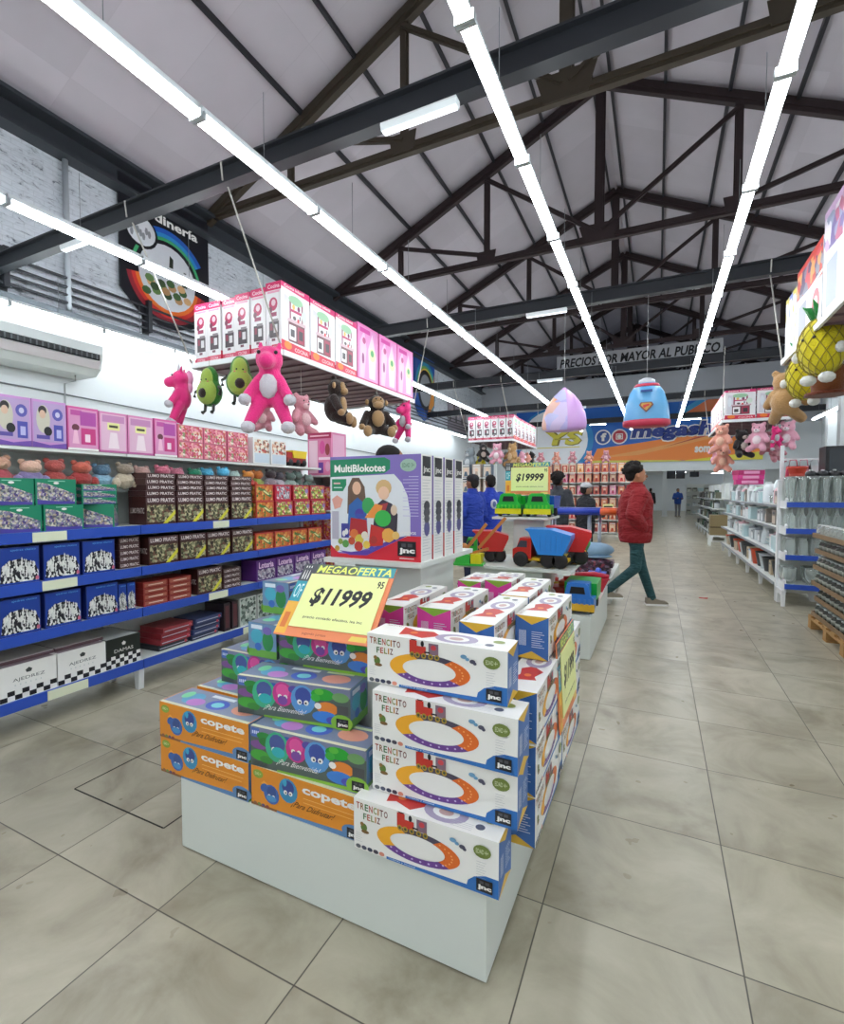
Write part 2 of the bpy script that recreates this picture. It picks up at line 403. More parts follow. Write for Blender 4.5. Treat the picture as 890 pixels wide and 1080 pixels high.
# trusses
def truss(y, m):
    t = thing('roof_truss', None, 'truss', (0, y, 0))
    zc = 7.18; hw = .06
    def top(x): return RIDGE - abs(x - RX) * sl - .26
    def part(nm, p, q, a, bb):
        q_ = MB(); q_.bar(p, q, a, bb, m); q_.bar((p[0], p[1] - .001, p[2]), (q[0], q[1] - .001, q[2]), a * 1.5, bb * .35, m); return q_.build(nm, t)
    part('bottom_chord', (XL + .1, 0, zc - .12), (XR - .1, 0, zc - .12), .10, .16)
    part('rafter', (XL, 0, top(XL) + .06), (RX, 0, RIDGE - .2), .12, .24)
    part('rafter', (XR, 0, top(XR) + .06), (RX, 0, RIDGE - .2), .12, .24)
    xs = [2.38, 4.75]
    part('king_post', (RX, 0, zc - .05), (RX, 0, RIDGE - .3), .14, .1)
    for s_ in (-1, 1):
        for i, d in enumerate(xs):
            x = RX + s_ * (d + .2)
            part('post', (x, 0, zc - .05), (x, 0, top(x)), .1, .09)
            xi = RX + s_ * (0.05 if i == 0 else xs[i - 1] + .2)
            part('brace', (x, -.05, top(x) - .12), (xi, -.05, zc + .02), .06, .09)
    q_ = MB(); q_.prism([(RX - .42, zc + .18), (RX + .42, zc + .18), (RX + .3, zc - .2), (RX - .3, zc - .2)], -.075, -.063, m); q_.build('gusset', t)
    for x in (RX - 2.58, RX + 2.58):
        q_ = MB(); q_.prism([(x - .25, zc + .12), (x + .25, zc + .12), (x + .2, zc - .18), (x - .2, zc - .18)], -.075, -.063, m); q_.build('gusset', t)
    return t
M_trn_lit = mat('#3a3125', .6, .12); M_trf = mat('#2c1e20', .6, .12)  # nearest truss gets a browner copy, its stronger light put into the colour
for i, y in enumerate((7.3, 11.6, 15.9, 20.2, 24.5, 28.8, 33.1)):
    t = truss(y, M_trn_lit if i == 0 else M_trf)
    tag(t, ['brownish steel roof truss nearest the camera', 'dark red steel roof truss second from the camera', 'dark steel roof truss third from the camera', 'dark steel roof truss fourth from the camera', 'dark steel roof truss right above the far grey wall', 'dark steel roof truss just beyond the far wall', 'farthest dark steel roof truss'][i], 'truss', 'roof trusses')
# low cross beams that carry the lamps and canopies
for i, y in enumerate((-1.1, 3.6, 8.3, 13.2, 17.8, 22.4)):
    b = MB(); m = mat('#1e2026', .5, .12)
    b.box(XL, XR, y - .012, y + .012, 4.47, 4.66, m); b.box(XL, XR, y - .06, y + .06, 4.65, 4.67, m); b.box(XL, XR, y - .06, y + .06, 4.46, 4.48, m)
    tag(b.build('cross_beam'), ['dark grey cross beam behind the camera', 'dark grey cross beam nearest the camera, passing in front of the garden banner', 'second dark cross beam, above the purple and blue hanging toys', 'third dark cross beam, above the far hanging shelves', 'fourth dark cross beam', 'last dark cross beam, crossing in front of the far banner'][i], 'beam', 'low cross beams')
# ================================================================== LAMPS
M_house = mat('#c9ced2', .4)
def lamp_proto():
    t = thing('fluorescent_lamp', None, 'lamp')
    b = MB(); b.box(-.03, .03, -.605, .605, .036, .078, M_house); b.build('housing', t)
    b = MB(); b.prism([(-.042, .0), (-.032, -.02), (.032, -.02), (.042, .0), (.036, .032), (-.036, .032)], -.588, .588, M_tube); b.build('tube', t)
    for e in (-1, 1):
        b = MB(); b.box(-.055, .055, e * .605 - (.016 if e > 0 else 0), e * .605 + (0 if e > 0 else .016), -.022, .033, M_house); b.build('end_cap', t)
    b = MB(); b.tube([(0, 0, .085), (0, 0, .60)], .003, mat('#7c8084'), 5); b.build('hanging_wire', t)
    return t
LP = Proto(lamp_proto())
ROWS = [(-7.8, -9.925, 20, 'row along the left wall'), (-5.1, -9.925, 20, 'row left of the hanging kitchen boxes'), (-2.8, -9.875, 20, 'row right of the hanging kitchen boxes'),
        (-.96, -9.725, 20, 'row left of the blue hanging toy'), (.645, -9.825, 20, 'row above the aisle on the right'), (4.75, -9.775, 20, 'rightmost row')]
for x, y0, y1, nm in ROWS:
    y = y0 + .61; k = 0
    while y < y1 + .3:
        LP.place((x, y, 3.95), 0, 'lit tube lamp, %s in the %s' % (ORD[k], nm), 'lamps in the ' + nm)
        y += 1.225; k += 1
M_dim = emit('lit_diffuser', (.9, .95, 1, 1), 1.2); M_lit = emit('lit_far_diffuser', (.9, .97, 1, 1), 60)
# cross lamps fixed below the cross beams
for i, (x, y) in enumerate(((-1.75, 3.6), (-6.25, 3.6), (-1.7, 8.3), (-2.6, 13.2), (-2.6, 17.8), (-5.6, 22.4), (-4.0, 22.4), (-2.35, 22.4), (-.6, 22.4), (1.2, 22.4), (3.0, 22.4))):  # most lamps on the last beam are added to brighten the far banner
    t = thing('beam_lamp', ['white slim lamp fixed crosswise under the nearest cross beam', 'white slim lamp under the near cross beam beside the garden banner', 'white slim lamp fixed crosswise under the second cross beam', 'white slim lamp under the third cross beam', 'white slim lamp under the fourth cross beam'][i] if i < 5 else 'lit slim lamp of the partly added row under the last beam, %s from the left' % ORD[i - 5], 'lamp', (x, y - .02, 4.40), 0, 'crosswise beam lamps')
    b = MB(); b.prism([(-.03, 0), (.03, 0), (.045, .04), (.04, .058), (-.04, .058), (-.045, .04)], -.33, .33, mat('#dfe3e6', .3), 'x')
    b.build('housing', t); b = MB(); b.box(-.32, .32, -.028, .028, -.008, -.001, M_dim if i < 5 else M_lit); b.build('diffuser', t)
# ================================================================== PRINTED BOXES
W_, R_, K_ = C('#eceae6'), C('#c8262c'), C('#15151a')
def jnc(F, u0, v0, u1, v1, m=K_):
    F.rect(u0, v0, u1, v1, m); du, dv = u1 - u0, v1 - v0
    F.text('jnc', u0 + .08 * du, v0 + .10 * dv, u1 - .06 * du, v0 + .56 * dv, W_, .05)
    F.rect(u0 + .2 * du, v0 + .62 * dv, u0 + .45 * du, v0 + .85 * dv, C('#4a4a50')); F.rect(u0 + .55 * du, v0 + .62 * dv, u0 + .8 * du, v0 + .85 * dv, C('#4a4a50'))
def train_face(F):
    blue, yel, ora, pur = C('#2f6fb8'), C('#efaa2a'), C('#de6a26'), C('#6a3f8e')
    F.poly([(.25, 0), (1, 0), (1, .09), (.25, .05)], blue); F.poly([(.80, .05), (1, .05), (1, .34), (.92, .34), (.85, .27), (.81, .17)], blue)
    for i, c in enumerate(('#5b5f66', '#474d63', '#2c3450', '#3f3a4a', '#d98a74')): F.el(.035 + i * .045, .055, .02, .04, C(c))
    cols = ['#a23b2c', '#8b5a2e', '#3c6e3c', '#b5432e', '#7d8a2e', '#c07a2c', '#6b3030', '#7a2f2f']
    u_ = .02
    for i, ch in enumerate('TRENCITO'):
        w_ = .009 if ch == 'I' else .027; F.text(ch, u_, .80 - i * .003, u_ + w_, .93 - i * .003, C(cols[i]), .02); u_ += w_ + .006
    u_ = .075
    for i, ch in enumerate('FELIZ'):
        w_ = .009 if ch == 'I' else .024; F.text(ch, u_, .62, u_ + w_, .74, C(cols[i + 2]), .02); u_ += w_ + .006
    F.el(.08, .46, .025, .08, C('#5d7a35')); F.el(.09, .38, .03, .035, C('#7b5a32')); F.el(.065, .52, .014, .04, C('#8c6a3a'))
    cu, cv, ru, rv = .47, .43, .29, .30
    F.ring(cu, cv, ru, rv, .66, 115, 215, yel); F.ring(cu, cv, ru, rv, .68, 55, 115, C('#4a4358')); F.ring(cu, cv, ru, rv, .66, -40, 55, ora); F.ring(cu, cv, ru, rv, .66, 215, 320, pur)
    for a in range(220, 320, 14): F.el(cu + ru * .83 * math.cos(math.radians(a)), cv + rv * .83 * math.sin(math.radians(a)), .008, .018, C('#c9b5de'), 6)
    for a in range(-35, 55, 12): F.el(cu + ru * .83 * math.cos(math.radians(a)), cv + rv * .83 * math.sin(math.radians(a)), .007, .016, C('#f2a35e'), 6)
    red, gr = C('#c23127'), C('#84687a')
    F.rect(.33, .72, .45, .88, red); F.rect(.33, .80, .385, .98, red); F.poly([(.345, .98), (.375, .98), (.385, 1.0), (.335, 1.0)], K_)
    F.el(.425, .93, .012, .06, K_); F.rect(.47, .74, .54, .96, gr); F.el(.505, .88, .02, .05, C('#c8404a')); F.rect(.44, .76, .48, .79, K_)
    for u in (.35, .39, .435, .485, .53): F.el(u, .70, .018, .055, C('#a88a2c')); F.el(u, .70, .009, .028, C('#3f4b3a'))
    F.el(.715, .80, .022, .04, C('#6fa0c4')); F.el(.74, .76, .014, .03, C('#6fa0c4')); F.el(.775, .73, .02, .04, C('#4b4a5e')); F.el(.79, .70, .012, .03, C('#4b4a5e'))
    F.el(.90, .76, .055, .115, C('#6f7f3c')); F.text('EDAD 4+', .862, .72, .938, .80, C('#d7dcb8'))
    for i in range(7): F.rect(.865, .57 - i * .045, .925 - (i % 3) * .008, .575 - i * .045, C('#a9aab0'))
    for i in range(5): F.rect(.02, .33 - i * .04, .07 - (i % 2) * .01, .335 - i * .04, C('#b0b1b6'))
    F.text('rodante y musical', .27, .025, .46, .065, C('#dfe8f4')); jnc(F, .865, .06, .965, .28)
def train_mesh(ec, tc, nm):
    w, d, h = .49, .13, .168
    b = MB(); b.box(-w/2, w/2, -d/2, d/2, 0, h, W_); f = faces(b, w, d, h)
    train_face(f['F']); train_face(f['B'])
    for k in 'LR':
        F = f[k]; F.rect(.0, .0, 1, 1, C(ec)); F.poly([(.0, 1), (1, 1), (.5, .80)], C(tc)); F.poly([(0, 0), (.5, .18), (1, 0)], C(tc))
        for i in range(9): F.rect(.12 + i * .025, .3, .13 + i * .025, .66, C('#e8edf4'))
        for i in range(8): F.rect(.5, .28 + i * .05, .88 - (i % 3) * .06, .295 + i * .05, C('#cfd8e8'))
    T = f['T']; T.poly([(.18, .9), (.3, .7), (.42, .78), (.5, .5), (.4, .15), (.28, .3), (.22, .2)], C('#c5352c'))
    T.ring(.62, .45, .15, .36, .6, 0, 360, C('#a79bb5'), 18); T.el(.62, .45, .05, .12, C('#c8a6a0'))
    T.el(.9, .62, .04, .12, C('#8d9b52')); T.el(.86, .3, .03, .1, C('#565a6e')); T.el(.3, .5, .03, .1, C('#e6803a')); T.text('TRENCITO FELIZ', .03, .84, .17, .93, C('#8c4a38'))
    for i in range(4): T.rect(.68, .1 + .06 * i, .82, .11 + .06 * i, C('#b8b9c0'))
    o = b.build(nm); return o
def shoe(F, u, v, s, c1, c2, rot=0, eyes=True):
    a = F.U.length / F.V.length
    F.el(u, v, .058 * s, .20 * s, C(c1), 14, rot); F.el(u, v + .05 * s, .038 * s, .12 * s, C(c2), 12, rot)
    if eyes:
        for e in (-1, 1): F.el(u + e * .016 * s, v - .04 * s, .012 * s, .038 * s, W_, 8); F.el(u + e * .014 * s, v - .045 * s, .005 * s, .016 * s, K_, 6)
def copete_mesh(kind):
    w, d, h = .49, .158, .148
    bg = {'o': '#df8c26', 'g': '#56635f'}[kind]
    b = MB(); b.box(-w/2, w/2, -d/2, d/2, 0, h, C(bg)); f = faces(b, w, d, h)
    for k in 'FB':
        F = f[k]
        if kind == 'o':
            F.poly([(0, 0), (.28, .0), (.28, .06), (0, .06)], C('#8c5a36')); F.poly([(.25, 0), (1, 0), (1, .12), (.82, .12), (.25, .05)], C('#5b84b4')); F.el(.93, .18, .10, .17, C('#5b84b4'), 16)
            for i, c in enumerate(('#8e5a44', '#6d8a4a', '#5a4a7a', '#8a4040')): F.el(.04 + .04 * i, .06, .017, .04, C(c), 8)
            F.el(.07, .82, .05, .11, C('#8aa83e')); F.text('EDAD 1+', .04, .79, .10, .86, C('#e6ecc0'))
            F.poly([(.10, .62), (.13, .70), (.16, .63), (.22, .64), (.18, .55), (.12, .55)], C('#f0a53c'))
            shoe(F, .20, .40, 1.25, '#3f66ae', '#35508c', 1.1, True); F.el(.13, .52, .04, .1, C('#3a62a8'), 12, .6); F.el(.20, .30, .05, .08, C('#4a8fc4'), 12)
            shoe(F, .36, .64, 1.5, '#3b8db8', '#32448c', .12); F.el(.33, .82, .02, .1, C('#3aa2c8'), 8)
            F.text('copete', .49, .64, .96, .88, W_, .035)
            F.rect(.50, .575, .95, .59, C('#f3bd6c')); F.rect(.5, .47, .93, .49, C('#f1b35a'))
            F.text('¡Para Disfrutar!', .38, .26, .74, .44, C('#4c3a22'), 0, .12); jnc(F, .875, .03, .985, .27)
        else:
            F.poly([(0, .78), (1, .78), (1, 1), (0, 1)], C('#7a7f9c')); F.rect(.01, .74, .085, .97, C('#4a6ab6'))
            for i in range(4): F.rect(.018 + i * .017, .82, .028 + i * .017, .9, C('#d5def2'))
            F.el(.13, .80, .07, .10, C('#2f8a3e')); F.el(.08, .56, .08, .11, C('#7c4f8e')); F.el(.09, .30, .09, .14, C('#46a23c')); F.el(.15, .22, .06, .1, C('#3c8a3a'))
            F.el(.18, .66, .10, .13, C('#2c7a36')); F.el(.33, .84, .08, .08, C('#3a5fae')); shoe(F, .25, .60, 1.9, '#3fae86', '#4a5a9a'); F.el(.26, .48, .06, .13, C('#32b0b8')); shoe(F, .42, .66, 1.6, '#c63a8c', '#e2559e', .0); F.el(.42, .5, .045, .12, C('#7d4aa0'))
            F.el(.52, .82, .05, .1, C('#5a4aa0')); shoe(F, .60, .60, 1.85, '#5a96d2', '#3c4f9e'); F.el(.77, .80, .10, .15, C('#27a034')); F.el(.71, .70, .04, .1, C('#3cb040')); F.el(.74, .86, .04, .08, C('#57b83c')); F.el(.92, .78, .07, .12, C('#6e9c62'))
            F.el(.81, .46, .09, .17, C('#e08334')); F.el(.79, .24, .11, .15, C('#3f7fd0')); F.el(.86, .18, .06, .1, C('#5150b4')); F.el(.73, .5, .03, .08, W_)
            F.rect(.89, .36, .985, .58, C('#4d4f52')); F.text('¡Para Bienvenida!', .24, .17, .60, .34, W_, 0, .1)
            for i in range(4): F.rect(.02, .04 + .03 * i, .16, .05 + .03 * i, C('#3a3f42'))
            F.poly([(.25, 0), (1, 0), (1, .09), (.25, .05)], C('#86b83e')); F.el(.93, .16, .09, .2, C('#86b83e'), 16); jnc(F, .885, .03, .985, .26)
    for k in 'LR':
        F = f[k]; F.rect(0, 0, 1, 1, C('#5e86b8' if kind == 'o' else '#6f93b8')); F.rect(0, .0, 1, .22, C('#6fae4a')); F.el(.3, .6, .22, .22, C('#4fb0c8')); F.el(.7, .5, .2, .3, C('#2f8a4e')); F.el(.68, .8, .16, .12, C('#7a6ab4')); F.el(.35, .3, .12, .12, C('#3f6fc0')); F.rect(.1, .82, .5, .94, C('#dfe8f2'))
    T = f['T']; T.rect(.01, .02, .99, .98, C('#8790a8' if kind == 'o' else '#77809a')); T.rect(.0, .0, .99, .10, C('#d8d6b8'))
    T.el(.22, .5, .10, .3, C('#5fa6c8')); T.el(.3, .35, .09, .2, C('#c080c8')); T.el(.52, .45, .11, .26, C('#4a62c0')); T.el(.52, .45, .06, .14, C('#7ed0d8')); T.el(.8, .5, .12, .26, C('#e09a84')); T.rect(.34, .75, .6, .88, C('#dfe3e8')); T.el(.12, .6, .05, .2, C('#7fd0a0')); T.rect(.66, .8, .9, .9, C('#d2e0b0'))
    return b.build('toy_shoe_box' if kind == 'o' else 'toy_character_box')
class Stock:
    """box kind: one mesh shared by every copy; each copy its own object"""
    def __init__(s, proto): s.me = proto.data; s.name = proto.name.split('.')[0]; bpy.data.objects.remove(proto)
    def put(s, loc, rz, label, cat='box', group=None, scale=None):
        o = bpy.data.objects.new(s.name, s.me); COL.objects.link(o); o.location = loc; o.rotation_euler.z = rz
        if scale: o.scale = scale
        return tag(o, label, cat, group)
H90 = PI / 2
train = Stock(train_mesh('#3768ae', '#e3b53a', 'toy_train_box')); trainp = Stock(train_mesh('#d8419a', '#86b23c', 'toy_set_box'))
cop_o = Stock(copete_mesh('o')); cop_g = Stock(copete_mesh('g'))

# ================================================================== CENTRAL DISPLAY
M_disp = mat('#d3d7d1', .42, .02, 2)
t = thing('display_plinth', 'white box display plinth in the foreground, stacked with toy train boxes', 'display stand', (-1.075, 1.33, 0))
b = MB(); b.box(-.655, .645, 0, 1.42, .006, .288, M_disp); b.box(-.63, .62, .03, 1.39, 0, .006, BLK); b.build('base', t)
b = MB(); b.box(-.10, .55, .27, 1.40, .288, .80, M_disp); b.box(-.5, -.10, .42, 1.40, .288, .733, M_disp); b.build('inner_step', t)
b = MB(); b.box(-.42, -.02, .93, 1.38, .80, 1.075, M_disp); b.build('column', t)
b = MB(); b.box(-.56, .03, .83, 1.58, 1.075, 1.10, M_disp); b.build('shelf', t)
# copete stacks, left part
def cg(loc, rz, lab, k): (cop_o if k == 'o' else cop_g).put(loc, rz, lab, 'box', 'orange toy boxes' if k == 'o' else 'green and grey toy boxes')
z1 = .289
cg((-1.607, 1.41, z1), .0, 'orange toy box at the bottom left front corner of the white plinth', 'o')
cg((-1.607, 1.41, z1 + .149), .01, 'orange toy box resting on top of the left orange box', 'o')
cg((-1.105, 1.412, z1), .0, 'orange toy box under the two green toy boxes, beside the lowest train box', 'o')
cg((-1.11, 1.425, z1 + .149), .06, 'lower of the two green and grey toy boxes above the orange box', 'g')
cg((-1.24, 1.50, z1 + .300), .13, 'upper green and grey toy box, set askew in front of the price sign', 'g')
cg((-1.59, 1.585, z1), 0, 'lowest toy box behind the left orange boxes', 'g')
cg((-1.60, 1.585, z1 + .149), -.01, 'toy box with its pale top showing right behind the left orange boxes', 'o')
cg((-1.545, 1.675, z1 + .298), 0, 'green and grey toy box just behind the askew green one', 'g')
cg((-1.18, 1.66, z1 + .449), 0.05, 'green and grey toy box directly below the big price sign', 'g')
cg((-1.53, 1.83, z1 + .449), H90, 'toy box seen by its narrow end, left of the price sign', 'g')
cg((-1.59, 1.98, z1 + .600), H90, 'topmost toy box seen by its narrow end, left of the big price sign', 'g')
b = MB(); b.box(-.25, .25, -.09, .09, 0, .13, C('#8a5560')); f = faces(b, .5, .18, .13); f['T'].rect(.02, .05, .98, .95, C('#86584e')); f['T'].el(.4, .5, .2, .3, C('#6a4458')); f['F'].rect(.05, .1, .95, .9, C('#7c4c64')); tag(b.build('toy_game_box', None, (-1.25, 1.96, z1 + .46)), 'dark reddish box lying flat behind the top edge of the price sign', 'box')
# train box stack, right part (front column)
gt = 'white train boxes with blue ends'
for i, (x, y, r) in enumerate(((-.633, 1.375, 0), (-.598, 1.438, 0.01), (-.592, 1.425, -.01), (-.642, 1.478, .015))):
    train.put((x, y, z1 + i * .172), r, ['lowest white train box of the front stack, jutting toward the plinth corner', 'second white train box up in the front stack', 'third white train box up in the front stack', 'topmost white train box of the front stack, beside the price sign'][i], 'box', gt)
# end-on columns behind
for i in range(3):
    train.put((-.405, 1.80 if i != 2 else 1.81, z1 + i * .172), H90, '%s white train box with its long side to the aisle, just behind the front stack' % ['lowest', 'middle', 'upper'][i], 'box', gt)
for i in range(3):
    train.put((-.405, 2.31, z1 + i * .172), H90, '%s white train box on the aisle side at the far end of the plinth' % ['lowest', 'middle', 'upper'][i], 'box', gt)
train.put((-.425, 2.12, z1 + 3 * .172), H90 - .02, 'white train box with its blue end toward the camera, on top at the right edge', 'box', gt)
train.put((-.565, 1.86, z1 + 3 * .172 + .02), H90, 'white train box lying end-on between the blue end box and the pink end boxes', 'box', gt)
train.put((-.565, 2.37, z1 + 3 * .172 + .02), H90, 'white train box end-on further back behind the blue end box', 'box', gt)
gp = 'white toy boxes with pink ends'
trainp.put((-.815, 2.05, z1 + 3 * .172 + .006), H90, 'white toy box with a bright pink end toward the camera, right one', 'box', gp, (1, 1.15, 1))
trainp.put((-1.01, 2.02, z1 + 3 * .172 + .006), H90 + .02, 'white toy box with a pink end right beside the price sign', 'box', gp)
trainp.put((-.74, 2.60, z1 + 3 * .172 + .006), H90, 'white toy box with a green edged end, in front of the green toy trucks', 'box', gp, (.6, 1.1, 1.08))
trainp.put((-.90, 2.60, z1 + 3 * .172 + .006), H90, 'white toy box at the back of the pile, beside the column of the shelf', 'box', gp, (.6, 1, 1))
# price signs
def sign(name, label, w, h, price, loc, rot, cents='95'):
    t = thing(name, label, 'sign', loc); t.rotation_euler = rot
    b = MB(); b.box(-w/2, w/2, 0, .006, 0, h, C('#ee8a5a'))
    F = Face(b, (-w/2, 0, 0), (w, 0, 0), (0, 0, h))
    F.poly([(0, .02), (.12, .02), (.12, .45), (0, .45)], C('#f0b23c')); F.rect(0, .45, .12, .74, C('#2f9cae')); F.rect(0, .74, .16, 1, C('#4a4c54')); F.rect(.16, .86, .62, 1, C('#5a6a5a')); F.rect(.62, .86, 1, 1, C('#3f96a0'))
    F.text('MEGAOFERTA', .17, .875, .97, .985, C('#e8ee70'), .02, .02)
    F.text('¡¡¡', .03, .76, .1, .97, W_); F.text('OF', .02, .5, .1, .7, C('#d8f0f0')); F.rect(.03, .1, .09, .3, C('#e07a30'))
    F.text('jugando juntos', .3, .03, .55, .07, C('#a04a3a')); F.poly([(.78, .03), (.95, .03), (.95, .09), (.8, .09)], C('#f0d060'))
    b.build('card', t)
    b = MB(); b.box(-w*.37, w*.455, -.004, -.001, h*.12, h*.85, C('#eef2a4'))
    F = Face(b, (-w*.37, -.004, h*.12), (w*.825, 0, 0), (0, 0, h*.73))
    F.text('$' + price, .12, .38, .86, .74, K_, .035, .06); F.text(cents, .90, .80, .98, .93, K_, .02); F.text('precio contado efectivo, iva inc', .14, .15, .88, .21, C('#3a3a30'), .01)
    b.build('price_sheet', t)
    return t
sign('price_sign', 'yellow $11999 price card on an orange MEGAOFERTA board leaning on the foreground boxes', .46, .335, '11999', (-1.165, 1.505, .885), (math.radians(-40), math.radians(-1), 0))
sign('price_sign', 'yellow price card hanging on the aisle side of the foreground display', .42, .36, '11999', (-.325, 2.14, .50), (math.radians(-3), 0, H90))
# MultiBlokotes boxes
def mb_mesh():
    w, d, h = .552, .13, .545
    b = MB(); b.box(-w/2, w/2, -d/2, d/2, 0, h, W_); f = faces(b, w, d, h); F = f['F']
    F.rect(0, 0, 1, 1, C('#7f6bb4')); F.poly([(.0, .05), (.0, .80), (.72, .82), (.80, .74), (.86, .62), (.89, .45), (.89, .24), (.7, .2), (.3, .06)], C('#dfe2e6'))
    F.poly([(0, 0), (1, 0), (1, .24), (.86, .24), (.62, .13), (.4, .04), (.1, .04), (0, .12)], C('#cf2234')); F.poly([(.10, .07), (.22, .03), (.42, .035), (.66, .15), (.86, .245), (.7, .21), (.45, .09), (.24, .06)], C('#5a3a9e'))
    F.poly([(0, .80), (.62, .83), (.68, .87), (.68, .95), (.62, .98), (0, .97)], C('#12805a')); F.text('MultiBlokotes', .05, .845, .63, .92, W_, .03)
    F.poly([(.02, .66), (.15, .66), (.19, .72), (.19, .78), (.02, .78)], C('#16875c')); F.rect(.04, .73, .12, .745, C('#e0b0b0')); F.rect(.04, .69, .14, .70, C('#cde6da'))
    F.el(.87, .90, .085, .06, C('#9bb8a4')); F.text('EDAD 3+', .81, .88, .93, .92, C('#5b7f66'), .01)
    for i in range(14): F.rect(.975 - (.16 if i % 3 else .10), .79 - i * .028, .975, .796 - i * .028, C('#c4bde0'))
    # children playing
    hair, skin = C('#6b5242'), C('#e2b496')
    F.poly([(.20, .44), (.21, .70), (.26, .79), (.34, .79), (.40, .70), (.42, .50), (.36, .42), (.27, .42)], hair); F.el(.31, .69, .05, .065, skin); F.poly([(.20, .28), (.22, .52), (.32, .60), (.42, .52), (.43, .28)], C('#2f63a8')); F.el(.27, .60, .02, .03, hair)
    F.el(.61, .69, .085, .08, C('#d8b27c')); F.el(.61, .64, .06, .065, C('#ecc2a4')); F.poly([(.49, .28), (.52, .52), (.60, .58), (.70, .54), (.76, .44), (.75, .26)], C('#3a3040')); F.poly([(.53, .46), (.56, .53), (.66, .55), (.62, .45)], C('#a8323c'))
    F.poly([(.05, .48), (.12, .50), (.15, .58), (.08, .62), (.02, .58)], C('#e0a090')); F.rect(.02, .18, .10, .46, C('#b4aebc'))
    F.el(.44, .52, .07, .08, C('#3ba25a')); F.poly([(.40, .40), (.52, .54), (.60, .52), (.56, .40)], C('#e8903e')); F.el(.60, .40, .09, .08, C('#35b04a')); F.el(.72, .48, .035, .05, C('#d8c0a8'))
    F.poly([(.22, .22), (.24, .40), (.42, .38), (.44, .22)], C('#b0262e')); F.poly([(.44, .12), (.47, .34), (.62, .30), (.6, .14)], C('#c9302c')); F.el(.34, .44, .05, .05, C('#4a3a9a')); F.rect(.3, .40, .40, .44, C('#3c4fa8'))
    F.rect(.13, .20, .22, .34, C('#3c3f94')); F.el(.16, .24, .02, .03, W_); F.el(.19, .26, .02, .03, W_)
    for u, v, r, c in ((.28, .24, .05, '#e0783c'), (.34, .19, .05, '#d8c24a'), (.40, .23, .04, '#e8e0d0'), (.25, .17, .04, '#b84a2c'), (.33, .12, .05, '#c23a30'), (.42, .14, .04, '#e6c64e'), (.18, .14, .04, '#5a9a4a'), (.12, .16, .03, '#8aa04a'), (.5, .19, .04, '#b0352f'), (.66, .24, .07, '#e8a84c'), (.74, .24, .04, '#e8c070'), (.08, .09, .03, '#c09a3c'), (.48, .1, .03, '#4a4ab0')): F.el(u, v, r, r, C(c), 9)
    F.text('creativos', .79, .255, .95, .29, W_, .01); jnc(F, .76, .05, .95, .19); F.rect(.78, .025, .93, .032, W_)
    for k, c in (('R', '#5d5a8e'), ('L', '#5d5a8e')):
        S = f[k]; S.rect(.12, .80, .86, .985, K_); S.text('jnc', .2, .82, .8, .89, W_, .03)
        for i in range(26): S.rect(.12, .76 - i * .028, .88 - (i * 7 % 5) * .07, .766 - i * .028, C('#c3c5c9'))
        S.el(.5, .52, .28, .05, C('#3b3c42'), 10); S.el(.5, .46, .3, .045, C('#4d4e54'), 10); S.el(.5, .31, .26, .075, C(c), 14); S.el(.5, .4, .26, .04, C('#5a5b60'), 10)
    f['T'].rect(.02, .1, .98, .9, C('#c9cbb4')); f['T'].rect(.1, .3, .5, .7, C('#12805a'))
    return b.build('building_blocks_box')
mbx = Stock(mb_mesh())
for i in range(4):
    mbx.put((-1.338 + .003 * i, 2.262 + i * .142, 1.1005), 0, ['big purple building blocks box with two children on its front, nearest the camera', 'second building blocks box behind the purple front, only its white side showing', 'third building blocks box from the front, its white side showing', 'rearmost building blocks box of the row on the white shelf'][i], 'box', 'building blocks boxes')
b = MB(); b.box(-.05, .05, -.28, .28, 0, .025, C('#7a5348')); b.box(-.05, .05, -.28, .28, .027, .05, C('#c9ccd0')); tag(b.build('flat_box', None, (-1.0, 2.48, 1.101 - .101)), None)
o = bpy.data.objects['flat_box']; bpy.data.objects.remove(o)

# ================================================================== LEFT GONDOLA
def gondola(name, label, cat, bays, bay, levels, depth, height, x_front_dir, lipm=BLUEST, liph=.060, top=None, backm=None, group=None):
    """shelving unit along local +X, its front at local y=0 facing -Y, depth to +Y"""
    t = thing(name, label, cat)
    L = bays * bay
    b = MB(); b.box(0, L, depth, depth + .02, .12, height, backm or WHITE); b.build('back_panel', t)
    for i in range(bays + 1):
        b = MB(); b.box(i * bay - .02, i * bay + .02, depth - .03, depth + .05, 0, height, STEELW)
        b.prism([(.01, .20), (depth, .20), (depth, 0), (depth - .1, 0), (depth - .14, .14), (.075, .14), (.06, 0), (.02, 0)], i * bay - .02, i * bay + .02, STEELW, 'x'); b.build('upright', t)
    for z, dfr in levels:
        for i in range(bays):
            x0, x1 = i * bay + .003, (i + 1) * bay - .003
            b = MB(); b.box(x0, x1, dfr, depth, z - .02, z, WHITE); b.build('shelf', t)
            if lipm and z < 1.45:
                b = MB(); b.box(x0, x1, dfr - .014, dfr, z - liph, z + .005, lipm if dfr < .12 else STEELW); o_ = b.build('price_rail', t); o_['label'] = 'blue price rail' if dfr < .12 else 'white shelf edge'
    return t
g = gondola('gondola_shelf', 'long white shelving unit with blue price rails full of toys and games on the left', 'shelving', 4, 1.156, ((.218, 0), (.603, .0), (.906, .0), (1.210, .0), (1.478, .26), (1.738, .125)), .45, 1.80, None)
g.location = (-3.40, 0, 0); g.rotation_euler.z = H90
